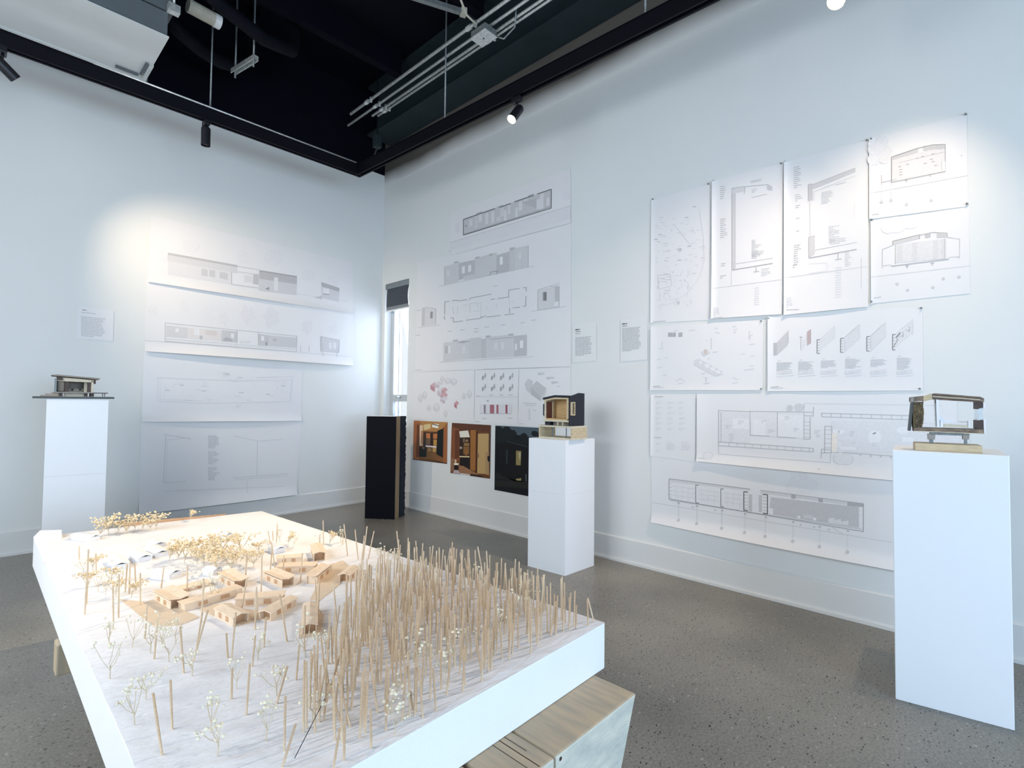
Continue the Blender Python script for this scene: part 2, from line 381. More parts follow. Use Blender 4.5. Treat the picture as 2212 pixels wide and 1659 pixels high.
def on_track(d, t): return Vector((cor.x, cor.y, TZ))+d*t
def rod_part(px, py, top=5.44):
    q = onz(px, py, TZ+.11)
    best = None
    for d in (dR, dL):
        t = (Vector((q.x-cor.x, q.y-cor.y, 0))).dot(d)
        p = on_track(d, t)
        e = (Vector((p.x, p.y, 0))-Vector((q.x, q.y, 0))).length
        if best is None or e < best[0]: best = (e, p)
    p = best[1]-Vector((cor.x, cor.y, TZ))
    MB().tube([(p.x, p.y, .11), (p.x, p.y, top-TZ)], .0075, 8).build('hanger_rod', 'galv_dull', tr, smooth=True)
rod_part(960, 262); rod_part(455, 237); rod_part(1400, 45)
MB().tube([tuple(Vector((0, -.048, .112))+dL*.06), tuple(Vector((0, -.048, .112))+dL*2.3)], .008, 8).build('cable_tube', 'galv', tr, smooth=True)
# feed at the corner: small grey drop box and cable
fq = onz(815, 310, 4.35)-Vector((cor.x, cor.y, TZ))
MB().box(fq.x-.04, fq.x+.04, fq.y-.04, fq.y+.04, .50, .64).build('feed_box', 'beam_paint', tr, bevel=.005)
MB().tube([(.0, -.02, .12), (fq.x*.35, fq.y*.3, .14), (fq.x*.7, fq.y*.75, .26), (fq.x, fq.y, .505)], .008, 6).build('feed_cable', 'galv_dull', tr, smooth=True)
MB().tube([(fq.x, fq.y, .63), (fq.x+.01, fq.y+.03, .9), (fq.x+.01, fq.y+.05, 1.64)], .007, 6).build('feed_cable', 'duct_dark', tr, smooth=True)

def spotlight(pos, aim, label, lit, energy=0, size=0.9, blend=0.6, col=(1.0, 0.78, 0.52), ln=.15, rad=.037, drop=0.0):
    root = empty('track_spotlight', pos); tag(root, label, 'spotlight', 'track spotlights')
    MB().box(-.022, .022, -.045, .045, -.045, -.001).build('adapter', 'lamp_black', root, bevel=.004)
    pv = Vector((0, 0, -.115-drop))
    MB().tube([(0, 0, -.045), (0, 0, -.075)], .009, 8).tube([(0, 0, -.07), (.0, .0, -.115-drop)], .006, 8).build('arm', 'lamp_black', root, smooth=True)
    d = (Vector(aim)-(Vector(pos)+pv)).normalized()
    a = pv-d*.055+Vector((0, 0, -.01)); e = a+d*ln
    body = MB().tube([a-d*.012, a, a+d*.001, e], rad, 20, cap=False)
    body.v[0:20] = [tuple(Vector(v)*.0+(a-d*.012)+(Vector(v)-(a-d*.012))*.8) for v in body.v[0:20]]
    body.f.append(tuple(range(19, -1, -1)))
    body.build('lamp_body', 'lamp_black', root, smooth=False)
    le = e-d*.012
    MB().tube([le-d*.006, le], rad*.93, 20).build('lens', 'lens_warm' if lit else 'lamp_black', root)
    if energy:
        l = bpy.data.lights.new('spot_lamp', 'SPOT'); l.energy = energy; l.color = col
        l.spot_size = size; l.spot_blend = blend; l.shadow_soft_size = .03
        o = bpy.data.objects.new('spot_lamp', l); link(o, root)
        o.location = le+d*.02; o.rotation_euler = d.to_track_quat('-Z', 'Y').to_euler()
    return root
WARM = (1.0, 0.80, 0.56)
def td(d, q): return on_track(d, (Vector((q.x-cor.x, q.y-cor.y, 0))).dot(d))
spotlight(td(dL, onz(6, 106, TZ)), (3.0, YL, 1.5), 'black track spotlight tilted towards the left wall, at the left picture edge', True, 195, 1.25, 1.0, (1.0, 0.78, 0.54))
spotlight(td(dL, onz(445, 262, TZ)), (1.45, 5.16, 0.5), 'black track spotlight hanging straight down on the left run of track', False)
spotlight(td(dR, onz(1120, 213, TZ)), (0.80, 3.0, .6), 'lit track spotlight glowing on the right run of track, below the beam', True, 450, 0.75, 1.0, (1.0, 0.76, 0.46))
t4 = td(dR, Vector((3.05, .57, TZ)))
spotlight(t4, (1.0, 1.3, .6), 'lit track spotlight cut by the top edge of the picture', True, 120, 1.8, 1.0, (1.0, 0.82, 0.68), drop=.17, rad=.043)
spotlight(on_track(dR, 5.1), (XR, 0.95, 1.15), 'track spotlight turned to the sheets on the right wall', True, 105, 1.3, 1.0, (1.0, 0.76, 0.52))
spotlight(on_track(dR, 4.78), (3.6, 2.5, 1.0), 'added unseen track spotlight warming the middle plinth and captions', True, 130, 1.2, 1.0, (1.0, 0.77, 0.60))  # out-of-view spot added as warm fill for right wall and middle plinth

# ------------------------------------------------------------------ things under the ceiling
hv = empty('air_handling_unit', (1.01, 5.1, 4.15)); tag(hv, 'pale grey ceiling air unit with a flat underside above the left track', 'air unit')
MB().box(-2.8, .0, -.42, .52, 0, .012).build('bottom_panel', 'unit_white', hv)
MB().box(-2.8, -.01, -.41, .51, .012, .20).build('body', 'unit_grey', hv)
MB().box(-2.8, .03, -.40, .40, .22, .50).build('upper_body', 'unit_grey', hv)
MB().box(-2.8, -.02, .36, .52, -.012, .0).build('edge_channel', 'unit_white', hv)
MB().box(-.03, .0, .05, .43, -.022, .0).build('edge_channel', 'galv', hv)
MB().box(-.22, -.06, .29, .315, -.016, -.0).build('slot', 'unit_grey', hv)
MB().box(-.055, -.04, .06, .28, -.016, -.0).build('slot', 'unit_grey', hv)
MB().box(-.01, .02, .37, .43, -.03, .06).build('corner_bracket', 'galv', hv)
MB().box(-.02, .06, -.47, -.41, .20, .26).build('hanger_bracket', 'galv', hv)
MB().tube([(.02, -.45, .22), (.02, -.45, 1.29)], .008, 8).build('hanger_rod', 'galv', hv, smooth=True)
pa, pb = onz(400, 8, 4.62), onz(462, 42, 4.62)
pd = (pb-pa).normalized()
pp = empty('insulated_pipe', pa); tag(pp, 'short beige insulated pipe with a white end beside the ceiling air unit', 'pipe')
ln_ = (pb-pa).length
MB().tube([pd*.02, pd*ln_], .055, 14).build('insulation', 'pipe_beige', pp, smooth=False)
MB().tube([pd*ln_, pd*(ln_+.05)], .058, 14).build('end_cap', 'white_plastic', pp, smooth=False)
# trapeze hanger
ta, tb = onz(507, 158, 4.5), onz(549, 132, 4.5)
td_ = (tb-ta).normalized(); tn = Vector((-td_.y, td_.x, 0))
st = empty('strut_hanger', ta); tag(st, 'galvanized slotted strut hung on two thin rods from the ceiling', 'hanger')
m_ = MB()
L_ = (tb-ta).length
def obox(m, d, n, t0, t1, a0, a1, z0, z1):
    P = [d*t0+n*a0, d*t1+n*a0, d*t1+n*a1, d*t0+n*a1]
    m.add([(p.x, p.y, z0) for p in P]+[(p.x, p.y, z1) for p in P], [(0,3,2,1),(4,5,6,7),(0,1,5,4),(1,2,6,5),(2,3,7,6),(3,0,4,7)])
obox(m_, td_, tn, -.03, L_+.03, -.024, -.018, 0, .045); obox(m_, td_, tn, -.03, L_+.03, .018, .024, 0, .045)
obox(m_, td_, tn, -.03, L_+.03, -.024, .024, .040, .045)
m_.build('channel', 'galv', st)
for k in range(4):
    mm = MB(); obox(mm, td_, tn, .05+k*.075, .085+k*.075, -.009, .009, .0385, .0405); mm.build('slot', 'duct_dark', st)
for t in (.01, L_-.01):
    p = td_*t
    MB().tube([(p.x, p.y, -.05), (p.x, p.y, .94)], .009, 8).build('threaded_rod', 'galv_dull', st, smooth=True)
# dark flexible ducts
def duct(pts, r, label):
    o = MB().tube(pts, r, 12).build('flexible_duct', 'duct_dark', smooth=True); tag(o, label, 'duct', 'dark flexible ducts')
duct([(1.12, 5.32, 4.72), (1.25, 5.38, 4.66), (1.45, 5.46, 4.63), (1.62, 5.52, 4.64), (1.78, 5.58, 4.70), (1.9, 5.63, 4.82), (1.95, 5.66, 5.0), (1.96, 5.68, 5.40)], .06, 'dark flexible duct sagging right of the air unit, lower of the two')
duct([(1.12, 4.7, 4.75), (1.4, 4.8, 4.70), (1.8, 4.9, 4.66), (2.1, 5.0, 4.75), (2.2, 5.22, 5.0), (2.22, 5.30, 5.40)], .06, 'dark flexible duct sagging right of the air unit, upper of the two')
# conduits along the right side
cz = 4.6
cx = [onz(1096, 0, cz).x, onz(1138, 0, cz).x, onz(1170, 0, cz).x, onz(1187, 0, cz).x]
names = ['leftmost of four', 'second from the left', 'third from the left', 'rightmost, nearest the dark beam']
for i, xx in enumerate(cx):
    ye = [5.35, 5.6, 5.2, 5.15][i]
    root = empty('conduit_pipe', (xx, 2.0, cz)); tag(root, 'thin shiny metal conduit pipe below the ceiling, '+names[i], 'conduit', 'parallel conduit pipes')
    r = .013 if i else .015
    MB().tube([(0, -3.2, 0), (0, ye-2.0, 0)], r, 8).build('tube', 'galv', root, smooth=True)
    for yy in (1.33, 3.0):
        MB().tube([(0, yy-.03, 0), (0, yy+.03, 0)], r*1.5, 8).build('coupling', 'galv', root)
        MB().box(-.012, .012, yy-.09, yy-.07, -.03, .02).build('clamp', 'galv', root)
jp = onz(1045, 68, cz-.03)
jb = empty('junction_box', (jp.x, jp.y, cz-.085)); tag(jb, 'square galvanized junction box under the conduit pipes', 'junction box')
MB().box(-.07, .07, -.09, .09, .0, .06).build('box_body', 'galv_dull', jb, bevel=.004)
MB().box(-.075, .075, -.095, .095, -.006, .0).build('cover_plate', 'galv', jb)
MB().ball((0, 0, -.008), .008, 0).build('screw', 'duct_dark', jb)
MB().tube([(.07, -.05, .03), (.13, -.12, .0), (.12, -.26, .03), (.05, -.34, .12)], .008, 6).build('cable_whip', 'galv_dull', jb, smooth=True)
MB().tube([(-.10, -.02, .05), (-.2, .0, .09), (-.36, -.05, .2), (-.46, -.10, .45)], .010, 6).build('cable_whip', 'pipe_beige', jb, smooth=True)
sa, sb = onz(900, 0, 4.7), onz(995, 30, 4.7)
sd = (sb-sa).normalized(); sn = Vector((-sd.y, sd.x, 0))
s2 = empty('ceiling_strut', sa); tag(s2, 'short olive metal strut near the top edge, beside the conduit pipes', 'strut')
m_ = MB(); obox(m_, sd, sn, -.5, (sb-sa).length, -.02, .02, 0, .04); m_.build('channel', 'galv_dull', s2)
m_ = MB(); obox(m_, sd, sn, (sb-sa).length, (sb-sa).length+.05, -.03, .03, -.005, .05); m_.build('end_plate', 'pipe_beige', s2)

# ------------------------------------------------------------------ plinths and the black box
def plinth(label, corners, h, seam=None):
    """corners: four floor points, counter-clockwise"""
    c = sum((Vector(p) for p in corners), Vector((0, 0)))/4
    root = empty('display_plinth', (c.x, c.y, 0)); tag(root, label, 'plinth', 'white display plinths')
    P = [Vector(p)-c for p in corners]
    m = MB()
    z1 = seam if seam else h
    m.add([(p.x, p.y, 0) for p in P]+[(p.x, p.y, z1-(.0006 if seam else 0)) for p in P], [(3,2,1,0),(4,5,6,7),(0,1,5,4),(1,2,6,5),(2,3,7,6),(3,0,4,7)])
    m.build('body', 'plinth_white', root, bevel=0 if seam else .003)
    if seam:
        m = MB(); m.add([(p.x, p.y, seam) for p in P]+[(p.x, p.y, h) for p in P], [(3,2,1,0),(4,5,6,7),(0,1,5,4),(1,2,6,5),(2,3,7,6),(3,0,4,7)])
        m.build('upper_body', 'plinth_white', root)
    return root
CPH, RPH, LPH = 1.045, 1.139, 1.33
plinth('white display plinth in the middle, beside the three photographs', [(3.225, 2.468), (3.60, 2.455), (3.59, 2.82), (3.205, 2.833)], CPH, .62)
rp0 = Vector((2.975, .372)); rp1 = Vector((3.04, -.022)); rd = (rp1-rp0).normalized(); rn = Vector((-rd.y, rd.x))
if rn.x < 0: rn = -rn
rv = Vector((.996, .085)); rp2 = rp1+rv*.40; rp3 = rp0+rv*.40
plinth('white display plinth closest to the right picture edge, largest in view', [tuple(rp0), tuple(rp1), tuple(rp2), tuple(rp3)], RPH)
LY = 5.05
lx0 = ony(101, 862, LY).x; lx1 = ony(233, 862, LY).x
plinth('white display plinth at the far left, carrying the stepped model', [(lx0, LY), (lx1, LY-.034), (lx1+.034, LY+.33), (lx0+.034, LY+.364)], LPH, .76)
bx = empty('wall_sample_box', (3.36, 4.98, 0)); tag(bx, 'tall black box with a tan edge board, in the corner by the window', 'sample box')
bd = Vector((3.15-3.36, 5.25-4.98, 0)).normalized(); bn = Vector((.22, .115, 0)).normalized()
def lbox(nm, mt, a0, a1, t0, t1, z0, z1, bev=0.0):
    m = MB(); P = [bd*a0+bn*t0, bd*a0+bn*t1, bd*a1+bn*t1, bd*a1+bn*t0]
    m.add([(p.x, p.y, z0) for p in P]+[(p.x, p.y, z1) for p in P], [(0,1,2,3),(7,6,5,4),(0,4,5,1),(1,5,6,2),(2,6,7,3),(3,7,4,0)])
    return m.build(nm, mt, bx, bevel=bev)
BHt = 1.155
lbox('black_panel', 'box_black', 0, .342, 0, .012, 0, BHt)
lbox('core', 'box_black', .012, .342, .012, .115, .0, BHt-.004)
lbox('tan_board', 'tan_board', 0.001, .02, .013, .108, .0, BHt)
lbox('top_rim', 'white_plastic', .0, .342, .0, .115, BHt, BHt+.006)
fe = MB()
k = 46
vs = []; fs = []
for i in range(k+1):
    z = BHt*i/k
    for (a, t) in ((-.004, .118), (-.004, .235), (.335, .235), (.335, .118)):
        q = bd*(a+random.uniform(-.006, .004))+bn*(t+(random.uniform(-.004, .010) if t > .2 else 0)); vs.append((q.x, q.y, z))
for i in range(k):
    for j in range(4):
        fs.append((i*4+j, i*4+(j+1) % 4, i*4+4+(j+1) % 4, i*4+4+j))
fs += [(3, 2, 1, 0), (k*4, k*4+1, k*4+2, k*4+3)]
fe.add(vs, fs).build('felt_board', 'felt_dark', bx)

# ------------------------------------------------------------------ model on the left plinth (frame: x right along wall, y into depth)
lm = empty('pavilion_model', ((lx0+lx1)/2+.017, LY+.165, LPH), -.095); tag(lm, 'small brown house model with steps on a dark plate, far left plinth', 'model')
s_ = (lx1-lx0)/132.0          # metres per picture pixel here
def X_(px): return (px-167)*s_
def Z_(py): return (858.5-py)*s_
MB().box(X_(72), X_(246), -.20, .20, .0, .0145).build('base_plate', 'slate_board', lm, bevel=.002)
for i, (a, z) in enumerate(((87, 849), (97, 845.5), (108, 842))):
    MB().box(X_(a), X_(126), -.12, .02, Z_([853, 849, 845.5][i]), Z_(z)).build('step', 'taupe', lm)
MB().box(X_(112), X_(200), -.14, .14, Z_(843), Z_(840)).build('floor_slab', 'grey_model', lm)
for a, b in ((124, 133), (179, 187), (193, 201)):
    MB().box(X_(a), X_(b), -.12, -.09, Z_(852.5), Z_(843)).build('footing', 'brown_dark', lm)
    MB().box(X_(a), X_(b), .08, .11, Z_(852.5), Z_(843)).build('footing', 'brown_dark', lm)
MB().box(X_(136), X_(179), -.10, .10, Z_(852.3), Z_(843.2)).build('crawl_block', 'ply_pale', lm)
MB().box(X_(198), X_(233), -.11, .08, Z_(843), Z_(841)).build('deck', 'brown_dark', lm)
for a in (221, 226):
    MB().tube([(X_(a), -.08, Z_(852.4)), (X_(a), -.08, Z_(843))], .003, 6).build('deck_post', 'grey_model', lm)
MB().box(X_(115), X_(120), -.14, .14, Z_(840), Z_(803)).build('side_wall', 'shade_case', lm)
MB().box(X_(194), X_(199), -.13, .14, Z_(840), Z_(806)).build('side_wall', 'ply_pale', lm)
MB().box(X_(120), X_(194), .11, .13, Z_(840), Z_(806)).build('back_wall', 'taupe', lm)
MB().box(X_(121), X_(137), -.10, .02, Z_(840), Z_(809)).build('rounded_core', 'taupe', lm, bevel=.012)
MB().box(X_(137), X_(145), -.125, -.105, Z_(840), Z_(810)).build('door_leaf', 'brown_dark', lm)
MB().box(X_(186), X_(194), -.125, -.105, Z_(840), Z_(812)).build('door_leaf', 'brown_dark', lm)
MB().box(X_(179), X_(186), -.06, .10, Z_(840), Z_(811)).build('inner_wall', 'ply_pale', lm)
MB().box(X_(146), X_(179), .02, .05, Z_(840), Z_(830)).build('bench_block', 'ply_pale', lm)
for a in (154, 171): MB().ball((X_(a), .0, Z_(833)), .008, 1).build('tiny_chair', 'brown_dark', lm)
MB().prism([(X_(118), Z_(810)), (X_(199), Z_(812)), (X_(199), Z_(805)), (X_(118), Z_(800))], 'y', -.13, .13).build('lintel', 'ply_pale', lm)
MB().box(X_(119), X_(132), -.14, -.12, Z_(808), Z_(799)).build('roof_beam', 'brown_dark', lm)
MB().box(X_(199), X_(204), -.13, -.10, Z_(816), Z_(804)).build('roof_beam', 'brown_dark', lm)
MB().prism([(X_(108), Z_(795.5)), (X_(212), Z_(803)), (X_(213), Z_(800.5)), (X_(120), Z_(793.5))], 'y', -.16, .16).build('roof', 'taupe', lm)
MB().prism([(X_(108), Z_(795.2)), (X_(120), Z_(793.4)), (X_(213), Z_(800.4)), (X_(213), Z_(799.6)), (X_(120), Z_(792.6)), (X_(107), Z_(794.6))], 'y', -.165, .165).build('roof_sheet', 'shade_case', lm)

# ------------------------------------------------------------------ model on the middle plinth (local: a = +Y to the left, b = +X depth)
MX = 3.262
ya, yb = onx(1164, 930, MX).y, onx(1236, 930, MX).y
cm = empty('house_section_model', (MX, (ya+yb)/2, CPH)); tag(cm, 'open ended wooden house model with black cladding on a plywood frame, on the middle plinth', 'model')
hw_ = abs(ya-yb)/2; FH = .108; FD = .20
q = MB()
MB().box(0, FD, -hw_, hw_, .0, .014).build('frame_bottom', 'ply_pale', cm)
MB().box(0, FD, -hw_, hw_, FH-.014, FH).build('frame_top', 'ply_pale', cm)
MB().box(0, FD, -hw_, -hw_+.014, .014, FH-.014).build('frame_side', 'ply', cm)
MB().box(0, FD, hw_-.014, hw_, .014, FH-.014).build('frame_side', 'ply', cm)
for yy in (-.09, .05):
    MB().tube([(.03, yy, .014), (.03, yy, FH-.014)], .004, 6).build('support_pin', 'blue_glass', cm)
hy0, hy1 = -hw_+.035, hw_-.035        # house extents (right, left)
hy0 = onx(1227, 900, MX).y-(ya+yb)/2; hy1 = onx(1174, 900, MX).y-(ya+yb)/2
ZR = onx(1228, 856, MX).z-CPH; ZL = onx(1174, 858, MX).z-CPH; ZP = onx(1198, 853.5, MX).z-CPH
zf = onx(1200, 904, MX).z-CPH
yp = onx(1198, 870, MX).y-(ya+yb)/2
HD = .17
def yz(px, py):
    p = onx(px, py, MX); return (p.y-(ya+yb)/2, p.z-CPH)
# gabled roof, walls and lining of the open section
MB().prism([(hy1+.008, ZL-.004), (yp, ZP), (hy0-.004, ZR+.004), (hy0-.004, ZR-.012), (yp, ZP-.018), (hy1+.008, ZL-.02)], 'x', .0, HD).build('roof_cladding', 'model_black', cm)
MB().prism([(hy1-.004, ZL-.021), (yp, ZP-.019), (hy0, ZR-.013), (hy0, ZR-.024), (yp, ZP-.032), (hy1-.004, ZL-.033)], 'x', -.002, HD-.01).build('roof_lining', 'ply', cm)
MB().box(-.004, HD, hy1-.026, hy1-.006, zf, ZL-.03).build('wall_panel', 'ply_pale', cm)
MB().box(-.004, HD, hy0, hy0+.012, zf, ZR-.02).build('wall_panel', 'ply', cm)
MB().box(-.006, .02, hy1-.012, hy1, zf+.02, ZL-.055).build('window_box', 'model_black', cm)
MB().box(.0, HD-.02, hy0+.012, hy1-.026, zf-.012, zf).build('floor_panel', 'ply_warm', cm)
MB().box(-.004, HD, hy0-.002, hy1, zf-.026, zf-.012).build('floor_edge', 'ply_pale', cm)
MB().prism([(hy1-.0265, zf), (hy1-.0265, ZL-.030), (yp, ZP-.030), (hy0+.012, ZR-.022), (hy0+.012, zf)], 'x', .12, .128).build('back_panel', 'ply_warm', cm)
MB().box(.004, .075, hy1-.029, hy1-.0261, zf, ZL-.034).build('red_panel', 'red_brown', cm)
MB().box(.075, .084, hy1-.040, hy1-.0261, zf, ZL-.034).build('inner_post', 'ply', cm)
MB().box(.084, .12, hy1-.030, hy1-.0261, zf, ZL-.034).build('wall_lining', 'ply_warm', cm)
# black gable side on the right: a leaning black sheet with taller far corner
pk = onx(1239, 849, MX+.16).z-CPH
MB().prism([(0.006, FH+.001), (.20, FH+.001), (.20, onx(1252, 850, MX+.2).z-CPH), (.13, onx(1239, 849, MX+.13).z-CPH), (.006, ZR-.002)], 'y', hy0-.014, hy0-.002).build('black_side', 'model_black', cm)
wb = MB(); wb.box(-.006, .012, hy0-.030, hy0-.014, zf+.03, ZR-.045)
MB().box(.012, .055, hy0-.030, hy0-.014, zf+.028, zf+.036).box(.012, .055, hy0-.030, hy0-.014, ZR-.053, ZR-.045).box(.047, .055, hy0-.030, hy0-.014, zf+.036, ZR-.053).box(.012, .02, hy0-.030, hy0-.014, zf+.036, ZR-.053).build('side_window_frame', 'ply', cm)
MB().box(.02, HD, hy1-.055, hy1, FH+.001, zf-.027).build('black_base', 'model_black', cm)
MB().box(.06, HD, hy0+.02, hy1-.056, FH+.001, zf-.03).build('under_block', 'grey_model', cm)
for yy in (hy0+.05, hy0+.10):
    MB().box(.0, .012, yy, yy+.01, FH+.001, zf-.027).build('leg', 'ply', cm)

# ------------------------------------------------------------------ model on the right plinth (frame parallel to the plinth face)
rz = math.atan2(rd.y, rd.x)
rm = bpy.data.objects.new('wall_section_model', None); link(rm); rm.location = (rp0.x+rn.x*.06, rp0.y+rn.y*.06, RPH); rm.rotation_euler = (0, 0, rz)
tag(rm, 'open wall section model with straw insulation on a pine block, on the right plinth', 'model')
# local x runs along the face (to the right in the picture), local y goes into depth
def rl(px, py, off=0.0):
    o = Vector((rm.location.x, rm.location.y)) + rn*off
    d = ray(px, py); t = ((o.x-EYE.x)*rn.x+(o.y-EYE.y)*rn.y)/(d.x*rn.x+d.y*rn.y)
    p = EYE+d*t
    return ((p.x-rm.location.x)*rd.x+(p.y-rm.location.y)*rd.y, p.z-RPH)
sg = 1.0 if (rn.x*-rd.y+rn.y*rd.x) > 0 else -1.0
def rprism(nm, mt, pts, y0, y1, bev=0.0):
    P = [rl(*p) for p in pts]
    m = MB(); m.prism(P, 'y', sg*y0, sg*y1)
    return m.build(nm, mt, rm, bevel=bev)
p0 = rl(1977, 985); p1 = rl(2123, 985)
ztop = rl(1985, 957)[1]
MB().box(p0[0], p1[0], sg*.0, sg*.12, .0, ztop).build('pine_block', 'ply_warm' if False else 'ply', rm, bevel=.002)
for (a, b, zt) in ((2009, 2018, 948), (2085, 2092, 952)):
    rprism('post', 'galv_dull', [(a, 960), (b, 960), (b, 948), (a, 948)], .03, .04)
    rprism('post_cap', 'grey_model', [(a-3, 950), (b+3, 950), (b+4, 938), (a-4, 938)], .02, .05)
rprism('ledger', 'galv_dull', [(2010, 934.5), (2083, 937), (2083, 942), (2010, 939.5)], .02, .06)
Dp = .10
rprism('floor_layers', 'layered', [(1974, 923.5), (2126, 928), (2126, 937), (1974, 931)], .0, Dp)
rprism('floor_board', 'ply_pale', [(1974, 930.5), (2126, 936.5), (2126, 938), (1974, 932)], -.002, Dp+.01)
rprism('straw_wall', 'straw', [(1973, 924), (1990, 924), (1993, 918), (1995, 905), (1996, 890), (1994, 876), (1995, 868), (1974, 868), (1972, 895)], .0, Dp)
rnd = random.Random(3)
sw = MB()
for k in range(70):
    xx = rnd.uniform(1975, 1995); yy = rnd.uniform(870, 920)
    a = rl(xx, yy); b = rl(xx+rnd.uniform(-4, 5), yy+rnd.uniform(-5, 5))
    sw.tube([(a[0], sg*-.001, a[1]), ((a[0]+b[0])/2, sg*-rnd.uniform(.003, .008), (a[1]+b[1])/2), (b[0], sg*-.002, b[1])], .0007, 4)
so = sw.build('loose_straw', 'straw_light', rm); so['kind'] = 'stuff'
rprism('leaning_board', 'slate_board', [(1969.5, 868), (1974, 868), (1967.5, 930), (1963, 931)], .0, Dp*.9)
rprism('roof_left', 'layered', [(1967, 858), (1995, 855), (1995, 866), (1967, 868)], .0, Dp)
rprism('roof_left_edge', 'grey_model', [(1967, 857.5), (1974, 857), (1974, 868), (1967, 868.5)], -.003, .004)
rprism('roof_light_box', 'ply', [(1995, 856), (2014, 850), (2014, 863), (1995, 867)], .0, Dp)
rprism('roof_right', 'layered', [(2013, 850.5), (2020, 849.5), (2118, 857), (2126, 861), (2126, 868), (2110, 868), (2014, 862.5)], .0, Dp)
for k in range(3):
    o1 = k*3.6
    rprism('roof_batten', ['brown_dark', 'ply_pale', 'brown_dark'][k], [(2015, 852+o1), (2117, 859+o1), (2117, 860.4+o1), (2015, 853.6+o1)], -.002, .0)
rprism('post_wall', 'brown_dark', [(2111, 867), (2124, 868), (2124, 880), (2111, 884)], .0, Dp)
rprism('post_wall', 'brown_dark', [(2111, 908), (2125, 908), (2125, 928), (2111, 927)], .0, Dp)
rprism('glazing', 'glass_pale', [(2112, 884), (2123, 880), (2123, 907), (2112, 908)], .0, Dp*.8)
rprism('white_sill', 'white_card', [(2124, 905), (2129, 905), (2129, 936), (2126, 936)], .0, Dp)
rprism('white_sill', 'white_card', [(2124, 871), (2128, 871), (2128, 882), (2124, 882)], .0, Dp)
rprism('partition', 'white_card', [(2022, 863), (2028, 863.5), (2030, 922.5), (2024, 922)], .0, Dp*.8)
rprism('partition', 'glass_pale', [(2020, 863), (2022, 863), (2026, 922), (2023, 922)], .02, Dp*.6)
rprism('bench_back', 'white_card', [(2030, 901), (2035, 900), (2042, 908), (2094, 911), (2094, 913), (2038, 912), (2036, 923), (2030, 922)], .03, .045)
rprism('bench_side', 'white_card', [(2031, 907), (2037, 911), (2037, 923), (2031, 922)], .0, .03)
rprism('bench_seat', 'ply_pale', [(2036, 917), (2093, 919), (2093, 924), (2036, 923)], .002, .04)
rprism('bench_end', 'white_card', [(2092, 909), (2095, 909), (2095, 924.5), (2092, 924.5)], .0, .04)
rprism('hook', 'brown_dark', [(2019.5, 862), (2021.5, 862), (2021.5, 871), (2020, 872)], .0, .004)

# ------------------------------------------------------------------ benches under the site model
ZT = 0.45
fbn = empty('timber_bench', (0.9, .95, 0)); tag(fbn, 'heavy pale timber bench under the near end of the white site model', 'bench')
def timber(x0, x1, lean, nm='timber'):
    y0, y1 = .832-.95, 1.50-.95
    xa, xb = x0-.9, x1-.9
    m = MB()
    m.add([(xa, y0, .0), (xb-lean, y0, .0), (xb-lean, y1, .0), (xa, y1, .0), (xa, y0, ZT), (xb, y0, ZT), (xb, y1, ZT), (xa, y1, ZT)],
          [(0,3,2,1),(4,5,6,7),(0,1,5,4),(1,2,6,5),(2,3,7,6),(3,0,4,7)])
    o = m.build(nm, 'timber_top', fbn)
    o.data.materials.append(MATS['timber_end'])
    for p in o.data.polygons:
        if abs(p.normal.y) > .7: p.material_index = 1
    b = o.modifiers.new('bevel', 'BEVEL'); b.width = .007; b.segments = 2; b.limit_method = 'ANGLE'
    return o
timber(1.056, 1.455, .20)
timber(.884, 1.052, .0)
timber(.34, .872, .0)
cr = MB()
for (x, ya_, yb_, w) in ((1.0, -.112, .10, .0012), (.975, -.11, .06, .0008), (1.02, -.05, .14, .0008)):
    cr.box(x-.9-w, x-.9+w, ya_, yb_, ZT-.002, ZT+.0006)
cr.build('crack', 'crack', fbn)
MB().ball((1.075-.9, .832-.95-.0005, ZT-.014), .006, 1, (1, .15, 1)).build('knot_hole', 'crack', fbn)
bbn = empty('timber_plank_bench', (.75, 2.75, 0)); tag(bbn, 'grey brown timber slab bench poking out left of the white site model', 'bench')
MB().box(.255-.75, 1.2-.75, 2.488-2.75, 2.56-2.75, .335, ZT).build('front_beam', 'timber_top', bbn, bevel=.006)
MB().box(.50-.75, 1.2-.75, 2.563-2.75, 3.15-2.75, .335, ZT).build('slab', 'timber_top', bbn, bevel=.006)
for x in (.62, 1.05):
    MB().box(x-.06-.75, x+.06-.75, -.15, .30, .0, .3345).build('leg_block', 'timber_top', bbn, bevel=.006)

